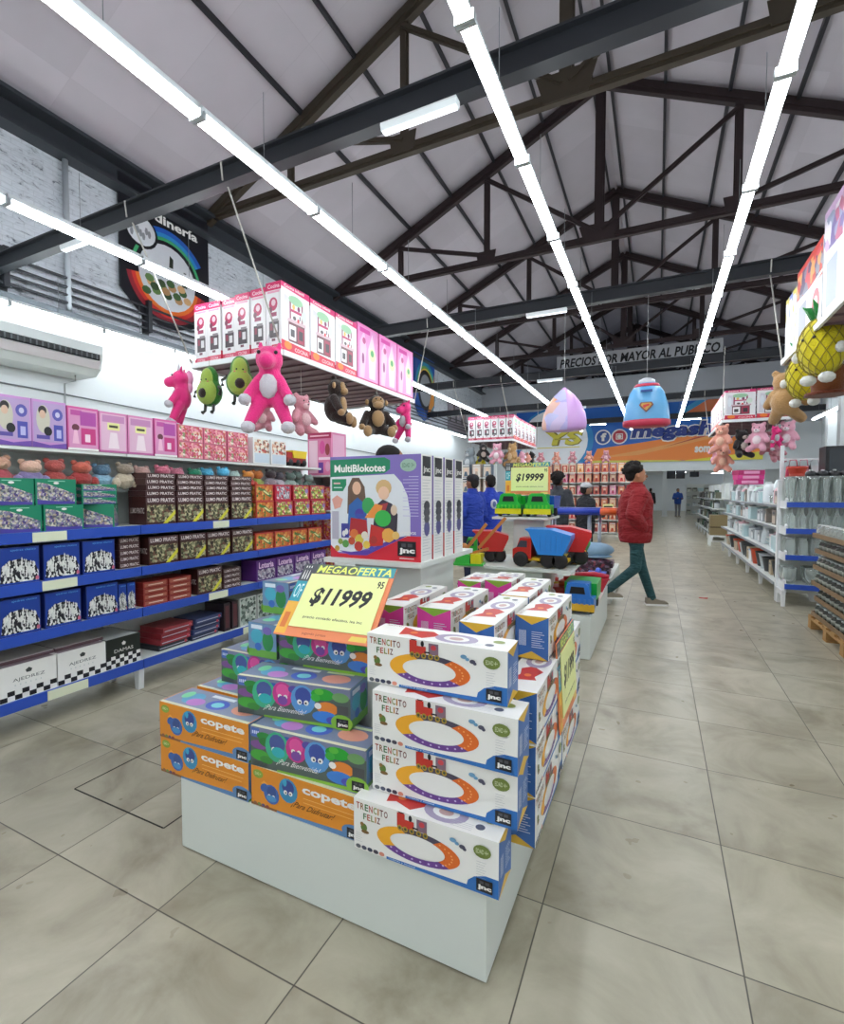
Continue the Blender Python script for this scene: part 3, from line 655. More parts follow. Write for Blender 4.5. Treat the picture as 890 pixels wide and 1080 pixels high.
# pale price strips clipped on the rails
for i, (y, z, l_) in enumerate(((1.72, 1.18, .19), (1.77, .876, .20), (1.80, .188, .24), (3.04, 1.18, .17), (3.0, .573, .2), (3.37, .188, .2), (1.2, .573, .2))):
    b = MB(); b.box(-.003, .0, -l_/2, l_/2, -.028, .031, C('#dfe4c8')); tag(b.build('price_strip', None, (-3.3825, y, z)), 'pale price strip clipped to the blue rail, %s' % ['below the green puzzle boxes', 'below the upper row of blue chess boxes', 'below the white chess set boxes', 'below the brown word game boxes', 'below the stacked red game boxes', 'on the bottom rail at its far end', 'at the near end of the second shelf'][i], 'price label')
pz = pic('puzzle', ['#7f7a92', '#4c3f78', '#c9c4bc', '#a8a49a', '#5d5a66', '#d8d2c0', '#8f7fa8', '#b9a58c', '#6c7a86'], 85)
def flatbox(nm, w, d, h, body, deco):
    b = MB(); b.box(-w/2, w/2, -d/2, d/2, 0, h, C(body)); f = faces(b, w, d, h); deco(f); return Stock(b.build(nm))
def d_puz(f):
    for k in 'FRL':
        F = f[k]; F.poly([(.04, .06), (.96, .06), (.96, .42), (.62, .62), (.3, .8), (.04, .86)], pz); F.poly([(.04, .02), (.96, .02), (.96, .12), (.5, .14), (.04, .2)], C('#4a3f9a'))
    f['F'].el(.5, .84, .07, .05, W_, 8)
    f['F'].rect(.3, .90, .72, .93, C('#8fd0b4'))
puzzle = flatbox('puzzle_box', .232, .24, .163, '#12805f', d_puz)
def chess_pieces(F, n=26, seed=1):
    rnd = random.Random(seed)
    F.poly([(.04, .06), (.96, .06), (.97, .3), (.9, .5), (.75, .62), (.5, .68), (.25, .64), (.08, .5)], pic('chessmen', ['#e6e6e0', '#15151c', '#d8d8d4', '#20202a', '#f0f0ea', '#1a1a22'], 95, .35, (1, 1, .5)))
    for i in range(n):
        u = .10 + .8 * rnd.random(); v = .12 + (.52 - abs(u - .5) * .5) * rnd.random(); hgt = .05 + .06 * rnd.random(); c = C('#e8e8e2') if i % 3 else C('#1c1c24')
        F.poly([(u - .024, v), (u + .024, v), (u + .010, v + hgt), (u + .02, v + hgt + .03), (u, v + hgt + .075), (u - .02, v + hgt + .03), (u - .010, v + hgt)], c)
def d_chess(f):
    F = f['F']; F.rect(.02, .02, .98, .98, C('#1c3f9a')); F.text('ajedrez clasico', .3, .88, .92, .95, C('#5aa0e0'), .01); chess_pieces(F, 60, 3)
    F.el(.93, .12, .045, .06, C('#d06a80'), 8)
    for k in 'LR': f[k].rect(.1, .1, .9, .9, C('#1a2f7a'))
chess = flatbox('chess_set_box', .212, .14, .222, '#1a2a72', d_chess)
bp_ = pic('wordgame', ['#5b5a3e', '#8a8a6a', '#3a3a2c', '#a8a080', '#6a4a3a', '#c0b890'], 60)
def d_word(f):
    F = f['F']; F.rect(.04, .08, .96, .70, bp_); F.rect(.0, .76, 1, .97, C('#4e3238')); F.text('LUMO PRATIC', .06, .8, .94, .94, C('#e2d6d4'), .02)
    F.el(.2, .56, .07, .08, C('#33241e'), 8); F.el(.78, .58, .07, .09, C('#2a2020'), 8)
    F.poly([(.55, .03), (.7, .03), (.98, .36), (.98, .52)], C('#d6cf3a'))
    for k in 'LR': f[k].text('LUMO PRATIC', .1, .4, .9, .6, C('#c8b8b4'), .02)
word = flatbox('word_game_box', .25, .2, .212, '#40211f', d_word)
def d_flat(f): f['F'].text('LUMO PRATIC', .06, .25, .94, .78, C('#d8ccca'), .02)
wflat = flatbox('flat_word_game_box', .245, .2, .043, '#4a2f30', d_flat)
def d_red(f): f['F'].rect(.05, .2, .95, .8, C('#a05a4a')); f['F'].rect(.2, .42, .8, .58, C('#e0c0b0'))
rflat = flatbox('flat_red_game_box', .2, .2, .044, '#8a2c26', d_red)
op = pic('dinogame', ['#c87a34', '#d89048', '#b84a2c', '#4f7a3a', '#c86a38', '#d8a860'], 42)
def d_or(f):
    for k in 'FLR': f[k].rect(.05, .05, .95, .92, op); 
    f['F'].poly([(.3, .7), (.45, .75), (.9, .35), (.85, .2), (.6, .35)], C('#4a7a44')); f['F'].poly([(.4, .6), (.5, .64), (.8, .4), (.7, .36)], C('#d8d49a'))
orange_b = flatbox('dinosaur_game_box', .235, .2, .16, '#bb3c34', d_or)
yp = pic('fruitgame', ['#c8c04a', '#d8d888', '#8a9a3c', '#e8e0c0', '#b83a4c', '#c86a7a', '#6a8a4a'], 48)
def d_ye(f): f['F'].rect(.06, .1, .94, .92, yp); f['F'].el(.85, .6, .1, .15, C('#8a78b8'), 10); f['F'].rect(0, 0, 1, .08, C('#b02a3c'))
yellow_b = flatbox('fruit_game_box', .255, .2, .16, '#b8303c', d_ye)
gp_ = pic('greygame', ['#b8b4bc', '#8a8894', '#d8d4d8', '#c8344c', '#6a6a7a'], 55)
def d_gr(f): f['F'].rect(.1, .1, .9, .9, gp_)
grey_b = flatbox('red_edged_game_box', .235, .2, .16, '#c02040', d_gr)
lp = pic('lottery', ['#8a8898', '#c8c4cc', '#5a4a6a', '#a89aa8', '#4a3a5c'], 55)
def d_lo(f): f['F'].rect(.06, .06, .94, .55, lp); f['F'].text('Loteria', .12, .6, .88, .9, C('#e8c8e4'), .03)
lott = flatbox('lottery_game_box', .26, .2, .2, '#5a2a78', d_lo)
def d_dolb(f):
    F = f['F']; F.rect(.04, .12, .96, .95, C('#b79cc8')); F.el(.32, .6, .2, .3, C('#c9c3b2'), 14); F.el(.3, .78, .12, .1, C('#2c2428')); F.el(.3, .70, .09, .09, C('#d8b49c')); F.el(.45, .35, .12, .1, K_); F.rect(.62, .16, .9, .5, C('#4a4ca8')); F.el(.74, .72, .16, .13, C('#5a56a8')); F.el(.74, .72, .07, .06, C('#c8c4e0')); F.rect(.7, .22, .84, .4, C('#b8b4e0')); F.rect(.12, .18, .5, .26, C('#5a4a9a')); F.poly([(0, 0), (1, 0), (1, .12), (.5, .06), (0, .12)], C('#6f4aa4'))
playset = flatbox('purple_playset_box', .196, .2, .30, '#c890cc', d_dolb)
def d_doll(f):
    F = f['F']; F.rect(.04, .05, .96, .95, C('#d892bc')); F.rect(.1, .8, .45, .92, C('#c0509c')); F.rect(.4, .58, .92, .9, C('#b04aa0')); F.rect(.42, .14, .9, .52, C('#c8387e')); F.rect(.55, .2, .72, .38, C('#f0d0e0')); F.el(.25, .52, .12, .08, C('#6a3040')); F.poly([(.14, .15), (.36, .15), (.3, .46), (.2, .46)], C('#ecb8d0')); F.rect(.0, .0, 1, .05, W_)
doll = flatbox('pink_doll_box', .198, .2, .29, '#d45a9c', d_doll)
def d_doll2(f):
    F = f['F']; F.rect(.05, .05, .95, .95, C('#dfb4cc')); F.rect(.1, .75, .9, .92, C('#c486b4')); F.rect(.28, .56, .72, .74, C('#e8e49a')); F.rect(.34, .62, .66, .68, C('#40382c')); F.poly([(.3, .1), (.7, .1), (.62, .5), (.38, .5)], C('#f0dce4')); F.rect(.0, .0, 1, .05, C('#c0609c'))
doll2 = flatbox('pale_pink_doll_box', .198, .2, .285, '#d884b4', d_doll2)
cp = pic('candy', ['#d8788c', '#e8c0a8', '#c84a6c', '#e8e0d4', '#8a9a6a', '#e89aa8', '#c85a4a'], 60)
def d_ca(f): f['F'].rect(.05, .05, .95, .95, cp)
candy = flatbox('small_pink_game_box', .245, .2, .135, '#d46a84', d_ca)
ck = pic('cartoon', ['#d8d4cc', '#c0504a', '#e8e0d0', '#8a5a4a', '#d8a88a'], 45)
def d_ck(f): F = f['F']; F.rect(.08, .42, .96, .94, ck); F.rect(.08, .04, .96, .40, C('#c3d0dc'))
cart = flatbox('white_game_box', .225, .2, .25, '#e0e0e0', d_ck)
SX = lambda yc, z, d, off=0: (-3.415 - d / 2 - off, yc, z)
def row(stock, ys, z, d, labels, group, off=0, rot=H90, cat='box'):
    for i, y in enumerate(ys): stock.put(SX(y, z, d, off), rot, labels[i] if isinstance(labels, list) else labels % ORD[i], cat, group)
row(puzzle, [1.33, 1.577, 1.82], 1.2115, .24, 'green puzzle box in the lower row on the chess shelf unit, %s from the left', 'green puzzle boxes')
puzzle.put(SX(2.10, 1.2115, .24, .02), H90 + .9, 'green puzzle box turned sideways, right end of the lower puzzle row', 'box', 'green puzzle boxes')
row(puzzle, [1.31, 1.545, 1.785], 1.376, .24, 'green puzzle box in the upper row of the stack, %s from the left', 'green puzzle boxes', .012)
for i in range(3): puzzle.put((-3.56, 2.06, 1.376 + i * .045), H90, 'thin green box lying right of the upper puzzles, %s from the bottom' % ORD[i], 'box', 'flat green boxes', (1, 1, .27))
row(word, [2.50, 2.762, 3.025, 3.305], 1.2115, .2, 'brown word game box upright beside the puzzles, %s from the left', 'brown word game boxes')
row(word, [2.515, 2.78, 3.04, 3.31], .9075, .2, 'brown word game box standing one shelf below the puzzles, %s from the left', 'brown word game boxes')
for c_, y in enumerate([2.50, 2.762, 3.025, 3.305]):
    for i in range(4): wflat.put(SX(y + .008 * (i % 2), 1.2115 + .2135 + i * .0445, .2, .006), H90, 'flat brown game box lying on the %s upright one, %s up' % (ORD[c_], ORD[i]), 'box', 'flat brown word game boxes')
for i in range(5): wflat.put((-3.54, 2.26, .9075 + i * .0445), H90, 'dark flat game box stacked right of the upper chess boxes, %s from the bottom' % ORD[i], 'box', 'dark flat game boxes', (.62, 1, 1))
row(orange_b, [3.60], 1.2115, .2, ['orange dinosaur game box, lower one beside the brown boxes on the puzzle shelf'], 'orange dinosaur game boxes')
row(orange_b, [3.60], 1.373, .2, ['orange dinosaur game box, upper one beside the brown boxes on the puzzle shelf'], 'orange dinosaur game boxes', .008)
row(yellow_b, [3.87, 4.15, 4.43], 1.2115, .2, 'yellow fruit game box ending the puzzle shelf, %s from the left', 'yellow fruit game boxes')
row(grey_b, [3.86], 1.373, .2, ['red edged grey game box on top of the fruit game boxes'], None, .006)
row(yellow_b, [4.14, 4.42], 1.373, .2, ['fruit game box on top, right beside the grey one', 'fruit game box on top at the very far end'], 'yellow fruit game boxes', .008)
row(orange_b, [3.585, 3.845, 4.10, 4.36], .9075, .2, 'orange dinosaur game box below the fruit games, %s from the left', 'orange dinosaur game boxes')
row(chess, [1.335, 1.567, 1.80, 2.03], .9075, .14, ['blue chess set box at the left edge of the upper row', 'second blue chess set box of the upper row', 'third blue chess set box of the upper row', 'rightmost blue chess set box of the upper row'], 'blue chess set boxes')
row(chess, [1.335, 1.565, 1.80, 2.045], .6045, .14, ['blue chess set box at the left edge of the lower row', 'second blue chess set box of the lower row', 'third blue chess set box of the lower row', 'rightmost blue chess set box of the lower row'], 'blue chess set boxes')
for i in range(2): chess.put(SX(2.185 + i * .065, .6045, .2), H90, 'narrow blue game box standing on end, %s one beside the lower chess row' % ['left', 'right'][i], 'box', 'narrow blue game boxes', (.28, 1.4, .9))
for c_, y in enumerate((2.44, 2.65)):
    for i in range(4): rflat.put(SX(y, .6045 + i * .045, .2), H90, 'flat red brown game box, %s from the bottom of the %s stack' % (ORD[i], ['left', 'right'][c_]), 'box', 'flat red game boxes')
word.put(SX(2.94, .6045, .2), H90, 'brown word game box beside the stacked red boxes', 'box', 'brown word game boxes')
for i in range(4): wflat.put(SX(3.18, .6045 + i * .0445, .2), H90, 'flat dark game box on the red box shelf, %s from the bottom' % ORD[i], 'box', 'dark flat game boxes', (.8, 1, 1))
row(lott, [3.605, 3.875, 4.145, 4.42], .6045, .2, 'purple lottery game box, %s from the left', 'purple lottery boxes')
# chess board boxes on the bottom shelf
def ajed_mesh(dark):
    w, d, h = .30 if not dark else .245, .36, .205
    b = MB(); b.box(-w/2, w/2, -d/2, d/2, 0, h, W_ if not dark else C('#1d2420')); f = faces(b, w, d, h); F = f['F']
    n = 8 if not dark else 8
    if dark: F.rect(0, 0, 1, .4, W_)
    for r in range(2 if not dark else 3):
        for i in range(n):
            if (i + r) % 2 == 0: F.rect(i / n, r * .14, (i + 1) / n, (r + 1) * .14, K_); F.k -= 1
    F.k += 1
    F.text('DAMAS' if dark else 'AJEDREZ', .22, .50, .78, .62, W_ if dark else C('#5a5f5e')); F.poly([(.46, .72), (.54, .72), (.56, .8), (.5, .86), (.44, .8)], W_ if dark else C('#3a3f3e'))
    if not dark:
        for i in range(6): F.rect(.25 + i * .09, .40, .27 + i * .09, .44, C('#c4cac8'))
    f['T'].rect(.03, .03, .97, .97, C('#8b7b82' if not dark else '#c2c6c6')); f['R'].rect(.02, .02, .98, .98, C('#dfe3e0'))
    return b.build('draughts_box' if dark else 'chess_board_box')
aj = Stock(ajed_mesh(False)); da = Stock(ajed_mesh(True))
for i, y in enumerate((1.305, 1.612, 1.92)):
    if i < 3: aj.put((-3.60, y - .01, .2195), H90, ['white chess game box cut by the left edge of the view', 'white chess game box second along the bottom shelf', 'white chess game box next to the black draughts box'][i], 'box', 'white chess game boxes')
da.put((-3.60, 2.188, .2195), H90, 'black and white draughts box at the end of the bottom shelf row', 'box')
for i, y in enumerate((1.3, 1.62, 1.93)):
    b = MB(); b.box(-.14, .14, -.15, .15, 0, .018, C('#6a4f55')); b.box(-.139, .139, -.149, .149, .0185, .022, C('#bdb7b7')); tag(b.build('game_board_box', None, (-3.62, y, .426)), 'thin brown board box lying on the white chess boxes, %s from the left' % ORD[i], 'box', 'thin board boxes')
cols = [('#22262c', .0), ('#9a2f36', .05), ('#8a2a30', .1), ('#8f3038', .15)]
for c_, (y, cc) in enumerate(((2.62, ('#2a2d34', '#98303a', '#8c2c34', '#94323a')), (2.92, ('#2a3350', '#3a466e', '#2e3a60', '#3b4670')))):
    for i in range(4):
        b = MB(); b.box(-.14, .14, -.13, .13, 0, .042, C(cc[i])); F = Face(b, (-.14, -.13, 0), (.28, 0, 0), (0, 0, .042)); F.rect(.04, .3, .96, .45, C('#b8bccb')); F.el(.9, .5, .05, .3, C('#c84a5a'), 8)
        tag(b.build('flat_pack_toy', None, (-3.60 + .01 * (i % 2), y + .012 * i, .2195 + i * .043), H90 + .05), 'flat %s pack, %s up in the %s stack on the bottom shelf' % (['red', 'blue'][c_] if i else 'dark', ORD[i], ['left', 'right'][c_]), 'box', 'flat %s packs' % ['red', 'blue'][c_])
for i, y in enumerate((3.14, 3.23)):
    b = MB(); b.box(-.035, .035, -.12, .12, 0, .25, C('#2e2228')); Face(b, (-.035, -.12, 0), (.07, 0, 0), (0, 0, .25)).rect(.2, .1, .8, .9, C('#5a3036')); tag(b.build('tall_game_box', None, (-3.56, y, .2195), H90), 'tall dark box on the bottom shelf, %s beside the flat packs' % ['first', 'second'][i], 'box', 'tall dark boxes')
gw = pic('greypack', ['#9aa8a0', '#c8d0c8', '#5a6a62', '#3a4440', '#b0bcb4'], 40)
for i, y in enumerate((3.38, 3.60, 3.83, 4.06)):
    b = MB(); b.box(-.1, .1, -.1, .1, 0, .26, C('#c8ccc8')); Face(b, (-.1, -.1, 0), (.2, 0, 0), (0, 0, .26)).rect(.04, .04, .96, .96, gw); tag(b.build('grey_toy_pack', None, (-3.53, y, .2195), H90), 'grey toy pack far along the bottom shelf, %s from the left' % ORD[i], 'box', 'grey toy packs')
# top shelf
row(playset, [1.405, 1.605, 1.805], 1.7395, .2, 'purple playset box with a dark haired child, %s from the left on the top shelf', 'purple playset boxes', .105)
row(doll, [2.01, 2.63], 1.7395, .2, ['bright pink doll box beside the purple playsets', 'bright pink doll box before the stacked small pink boxes'], 'pink doll boxes', .105)
row(doll2, [2.215, 2.42], 1.7395, .2, ['pale pink doll box with a yellow price tag', 'pale pink doll box right of the one with the tag'], 'pale pink doll boxes', .105)
for r in range(2):
    row(candy, [2.86, 3.11, 3.37], 1.7395 + r * .137, .2, '%s small pink game box of the ' + ['lower', 'upper'][r] + ' row on the top shelf', 'small pink game boxes', .105)
row(cart, [3.67, 3.91], 1.7395, .2, ['white box with cartoon print, left one on the top shelf', 'white box with cartoon print, right one on the top shelf'], 'white cartoon boxes', .105)
t = thing('toy_truck', 'yellow and red toy truck box at the far end of the top shelf', 'toy', (-3.62, 4.22, 1.7395), H90)
b = MB(); b.box(-.15, .15, -.08, .08, .04, .09, C('#8a1f20')); b.box(-.15, -.06, -.07, .07, .09, .15, C('#a82a24')); b.build('chassis', t)
b = MB(); b.prism([(-.05, .09), (.15, .09), (.17, .17), (-.07, .17)], -.08, .08, C('#e0c022')); b.build('tipper', t)
for u in (-.1, .02, .12):
    b = MB(); b.lathe([(.035, -.085), (.04, -.07), (.04, .07), (.035, .085)], BLK, (u, 0, .04), 12, 'y'); b.build('wheel', t)
# bagged dolls on the set-back shelf
bag = glassm('clear_bag', '#f4f4f6', .25, .9)
bags = [('#d89a84', '#c85a50'), ('#e0b088', '#c04a4a'), ('#dca890', '#b8505a'), ('#e2b4a0', '#8a7aa8'), ('#c8605a', '#b04a46'), ('#c8604e', '#a83a3a'), ('#5a7a94', '#8ab0c8'), ('#9a8a7a', '#c8b8a0'), ('#c8a098', '#b0788a'), ('#c86a80', '#a84a64'), ('#d07a90', '#b85a74'), ('#1f7a5a', '#d8c85a'), ('#58b4d8', '#7ac8e0'), ('#5ab8e0', '#b8dcec'), ('#b0c8c0', '#9ab8b0'), ('#d88a3a', '#c84a3a'), ('#c8783a', '#8a9a4a'), ('#3a3236', '#8a8088'), ('#4a4a52', '#b8b4bc'), ('#5a7068', '#8aa098'), ('#6a8078', '#3f5a52'), ('#7a8a84', '#4a625a')]
y = 1.26
for i, (c1, c2) in enumerate(bags):
    t = thing('bagged_toy', 'bagged soft toy on the narrow shelf, %s from the left' % (ORD[i] if i < 20 else ['second from the right end', 'right end'][i - 20]), 'toy', (-3.66 + .03 * (i % 2) + .05, y, 1.479), H90, 'bagged soft toys')
    rr = random.uniform(.9, 1.1)
    b = MB(); b.ell((0, 0, .07), (.062, .05, .07 * rr), plush(c2), None, 10); b.ell((-.06, -.02, .05), (.025, .03, .045), plush(c2), None, 8); b.ell((.06, -.02, .05), (.025, .03, .045), plush(c2), None, 8); b.build('body', t)
    b = MB(); b.ell((0, -.01, .16 * rr), (.05, .048, .048), plush(c1), None, 10); b.ell((-.035, 0, .2 * rr), (.018, .015, .02), plush(c1), None, 8); b.ell((.035, 0, .2 * rr), (.018, .015, .02), plush(c1), None, 8); b.build('head', t)
    t.scale = (1.25, 1.1, .92); y += .152
# end stand beyond the gondola, with pink and red packs
t = thing('end_stand', 'white end stand with shelves at the far end of the left shelving', 'shelving', (-3.62, 4.86, 0))
b = MB(); b.box(-.25, .25, .2, .22, .0, 1.66, WHITE); b.box(-.25, -.23, -.18, .2, 0, 1.66, WHITE); b.box(.23, .25, -.18, .2, 0, 1.66, WHITE); b.build('frame', t)
for z in (.2, .55, .9, 1.25, 1.66):
    b = MB(); b.box(-.25, .25, -.2, .2, z - .02, z, WHITE); b.build('shelf', t)
rp = pic('redpack', ['#c83a44', '#d88a9a', '#b8505a', '#e0b8a8', '#8a3a4a', '#e0a040'], 45)
for r, z in enumerate((.2, .55, .9, 1.25)):
    for i in range(3):
        b = MB(); b.box(-.07, .07, -.14, .14, 0, .27, C('#c44a5c')); Face(b, (-.07, -.14, 0), (.14, 0, 0), (0, 0, .27)).rect(.05, .05, .95, .95, rp); Face(b, (.07, -.14, 0), (0, .28, 0), (0, 0, .27)).rect(.05, .05, .95, .95, rp)
        tag(b.build('red_toy_pack', None, (-3.77 + i * .15, 4.82, z + .001)), '%s red toy pack on the %s level of the end stand' % (['left', 'middle', 'right'][i], ['bottom', 'second', 'third', 'top'][r]), 'box', 'red toy packs')
b = MB(); b.box(-.17, .17, -.15, .15, 0, .50, C('#d87aa4')); F = Face(b, (-.17, -.15, 0), (.34, 0, 0), (0, 0, .5)); F.rect(0, .86, 1, 1, C('#b02a5c')); F.rect(.1, .91, .9, .94, C('#f0c0d0')); F.rect(.06, .05, .42, .82, C('#e8c4d4')); F.rect(.46, .05, .66, .3, C('#6a3a9a')); F.rect(.46, .36, .95, .42, C('#f0d0e0')); F.el(.62, .65, .12, .16, C('#d8509a'), 12); F.el(.84, .6, .1, .14, C('#9a3a44'), 12); F.el(.85, .2, .1, .12, C('#d8a0c0')); Face(b, (.17, -.15, 0), (0, .3, 0), (0, 0, .5)).rect(.1, .05, .9, .95, C('#e0a8c4'))
tag(b.build('doll_house_box', None, (-3.60, 4.84, 1.661)), 'tall pink doll house box standing on the end stand', 'box')
# ================================================================== WALL BANNERS, AIR CONDITIONER
def wallface(b, x, y0, z0, y1, z1): return Face(b, (x, y0, z0), (0, y1 - y0, 0), (0, 0, z1 - z0))
b = MB(); b.prism([(5.42, 6.92), (7.26, 6.92), (7.26, 5.05), (6.95, 4.72), (6.36, 4.5), (5.78, 4.66), (5.42, 5.0)], -8.36, -8.33, C('#14141c'), 'x')
F = wallface(b, -8.33, 5.42, 4.5, 7.26, 6.92)
cu, cv = .5, .40
def ringz(r0, r1, a0, a1, c): F.ring(cu, cv, r0 * .8, r0 * .8 * 1.84 / 2.42, r1 / r0, a0, a1, C(c), 20)
for r0, r1, c in ((.60, .54, '#2458b0'), (.54, .49, '#2a86c0'), (.49, .45, '#3fa06a')): ringz(r0, r1, 34 if r0 > .5 else 5, 145 if r0 > .5 else 175, c)
for r0, r1, c in ((.56, .50, '#8e2430'), (.50, .45, '#c8322c'), (.45, .40, '#e0702c'), (.40, .36, '#ecc03a')): ringz(r0, r1, 190, 350, c)
F.el(cu, cv, .32, .245, C('#c9ccd2'), 26)
for i in range(16): F.el(.26 + .48 * ((i * 37) % 100) / 100, .25 + .12 * ((i * 53) % 100) / 100, .05, .03, C(['#3c5a32', '#5d7a46', '#a8825a', '#caa070', '#2e4428'][i % 5]), 8)
F.poly([(.50, .40), (.55, .40), (.56, .56), (.52, .58)], C('#2a3028')); F.poly([(.66, .38), (.72, .38), (.71, .50), (.68, .5)], C('#3a4038')); F.el(.48, .46, .05, .03, C('#2e3a2c'), 8)
F.el(.22, .66, .17, .12, K_, 20); F.el(.215, .665, .15, .105, C('#d4d7dc'), 20)
for i in range(7): F.el(.12 + .03 * i, .63 + .03 * ((i * 3) % 4) / 2, .018, .03, C('#8a8c92'), 6)
F.text('Jardinería', .14, .77, .86, .86, W_, .03)
tag(b.build('garden_banner'), 'black garden banner with a rainbow ring, hanging on the brick wall', 'banner')
b = MB(); b.box(-8.36, -8.33, 9.5, 11.6, 4.6, 6.75, C('#1b1b22')); F = wallface(b, -8.33, 9.5, 4.6, 11.6, 6.75); F.ring(.5, .4, .4, .36, .8, 0, 180, C('#b03c34')); F.el(.5, .38, .3, .26, C('#8a8c90'))
tag(b.build('dark_banner'), 'dark banner on the brick wall, mostly behind the pink kitchen boxes', 'banner')
b = MB(); b.prism([(16.6, 6.8), (18.5, 6.8), (18.5, 5.0), (18.1, 4.5), (17.55, 4.3), (17.0, 4.5), (16.6, 5.0)], -8.36, -8.33, C('#244c96'), 'x')
F = wallface(b, -8.33, 16.6, 4.3, 18.5, 6.8)
for r0, r1, c in ((.62, .5, '#2f86a8'), (.52, .42, '#6aa85a'), (.46, .36, '#d8a83a')): F.ring(.55, .5, r0 * .8, r0 * .7, r1 / r0, -60, 170, C(c), 16)
F.el(.55, .48, .36, .32, K_, 20); F.el(.55, .48, .27, .25, C('#8b9096'), 18); F.poly([(.6, .05), (.98, .3), (.98, .8), (.8, .4)], C('#cf8a3a'))
tag(b.build('round_banner'), 'small blue and rainbow banner with a black ring, far along the brick wall', 'banner')
b = MB(); b.box(-8.36, -8.34, 20.0, 22.2, 4.3, 5.6, C('#8f8890')); F = wallface(b, -8.34, 20, 4.3, 22.2, 5.6)
for i in range(8): F.el(.1 + .11 * i, .4 + .2 * (i % 3), .05, .14, C(['#3a3438', '#b8a0a0', '#5a4a4a'][i % 3]), 8)
tag(b.build('photo_banner'), 'grey photo banner beyond the round one on the left wall', 'banner')
t = thing('air_conditioner', 'white long air conditioner mounted on the left wall', 'air conditioner', (-8.35, 3.0, 3.25))
b = MB(); b.prism([(0, .48), (.60, .50), (.64, .44), (.64, .32), (.58, .10), (.45, .0), (0, 0)], 0, 1.72, mat('#dfe6e6', .35, .02)); b.build('casing', t)
b = MB(); b.prism([(.642, .31), (.642, .24), (.628, .22), (.625, .30)], .05, 1.67, C('#22262a'));
for i in range(22): b.box(.63, .652, .08 + i * .073, .10 + i * .073, .235, .31, C('#5c6266'))
b.build('air_grille', t)
b = MB(); b.prism([(.60, .09), (.655, .2), (.65, .205), (.592, .10)], .05, 1.67, mat('#d2cdd0', .35)); b.build('louver', t)
b = MB(); b.tube([(.3, 1.5, 0), (.3, 1.5, -.08), (.02, 1.5, -.1), (.01, 1.5, -.9)], .012, mat('#b9bdc0'), 6); b.build('drain_hose', t)
b = MB(); b.tube([(-8.34, 1.0, 3.02), (-8.34, 4.0, 3.0), (-8.34, 9.0, 2.86), (-8.34, 15.0, 2.7)], .012, mat('#70757a'), 6); tag(b.build('sagging_cable'), 'thin grey cable sagging along the white left wall', 'cable')
# ================================================================== FAR WALL SIGNS
bn = MB(); bn.box(-6.5, 3.95, 24.60, 24.64, 2.86, 5.5, C('#2468c4'))
F = Face(bn, (-6.5, 24.60, 2.86), (10.45, 0, 0), (0, 0, 2.64)); X = lambda x: (x + 6.5) / 10.45; Z = lambda z: (z - 2.86) / 2.64
F.poly([(X(-2.9), Z(2.9)), (X(3.95), Z(2.9)), (X(3.95), Z(4.4)), (X(3.2), Z(4.6)), (X(1.5), Z(4.05)), (X(-.8), Z(3.75)), (X(-2.6), Z(3.55))], C('#f28a3c'))
F.poly([(X(-2.7), Z(3.1)), (X(-.5), Z(3.45)), (X(2), Z(4.0)), (X(3.9), Z(4.45)), (X(3.9), Z(4.2)), (X(1.5), Z(3.7)), (X(-.8), Z(3.2))], C('#f0a45c'))
F.poly([(X(.2), Z(3.5)), (X(2.5), Z(4.2)), (X(3.9), Z(4.4)), (X(3.9), Z(4.35)), (X(2), Z(3.95))], C('#c8503c'))
F.poly([(X(.4), Z(4.75)), (X(1.9), Z(5.5)), (X(3.95), Z(5.5)), (X(3.95), Z(4.75))], C('#d87a50')); F.poly([(X(.3), Z(4.75)), (X(1.5), Z(5.5)), (X(1.9), Z(5.5)), (X(.7), Z(4.75))], C('#3f9ad0'))
F.poly([(X(.8), Z(2.86)), (X(3.95), Z(2.86)), (X(3.95), Z(3.2)), (X(2), Z(3.0))], C('#e8dc4a')); F.poly([(X(-2.9), Z(2.86)), (X(1.2), Z(2.86)), (X(.6), Z(2.93)), (X(-2.9), Z(3.0))], C('#d8d060'))
F.el(X(-4.6), Z(4.0), .175, .62, C('#2f8ccc'), 30); F.el(X(-4.65), Z(4.0), .155, .58, C('#f4f6fc'), 30)
F.text('YS', X(-5.2), Z(3.75), X(-3.35), Z(4.5), C('#8a7a20'), .06, .1); F.text('YS', X(-5.22), Z(3.80), X(-3.4), Z(4.47), C('#e6da4c'), .04, .1)
F.rect(X(-5.6), Z(3.66), X(-3.4), Z(3.70), C('#e6da4c')); F.rect(X(-4.6), Z(4.05), X(-3.6), Z(4.12), C('#c8b840'))
for x, c in ((-2.35, '#2a4f9c'), (-1.63, '#c03a4c')):
    F.el(X(x), Z(4.08), .034, .135, W_, 20); F.el(X(x), Z(4.08), .028, .112, C(c), 20)
F.text('f', X(-2.45), Z(3.9), X(-2.2), Z(4.28), W_, .05); F.rect(X(-1.78), Z(3.95), X(-1.48), Z(4.22), W_); F.rect(X(-1.74), Z(3.99), X(-1.52), Z(4.18), C('#c03a4c')); F.el(X(-1.63), Z(4.08), .009, .035, W_, 10)
F.text('megashop', X(-1.22), Z(3.74), X(3.25), Z(4.66), W_, .09, .04); F.text('megashop', X(-1.17), Z(3.80), X(3.2), Z(4.60), C('#20388c'), .045, .04)
F.text('somos', X(1.45), Z(3.22), X(2.4), Z(3.5), W_, .05)
tag(bn.build('store_banner'), 'long blue and orange banner reading megashop across the far wall', 'banner')
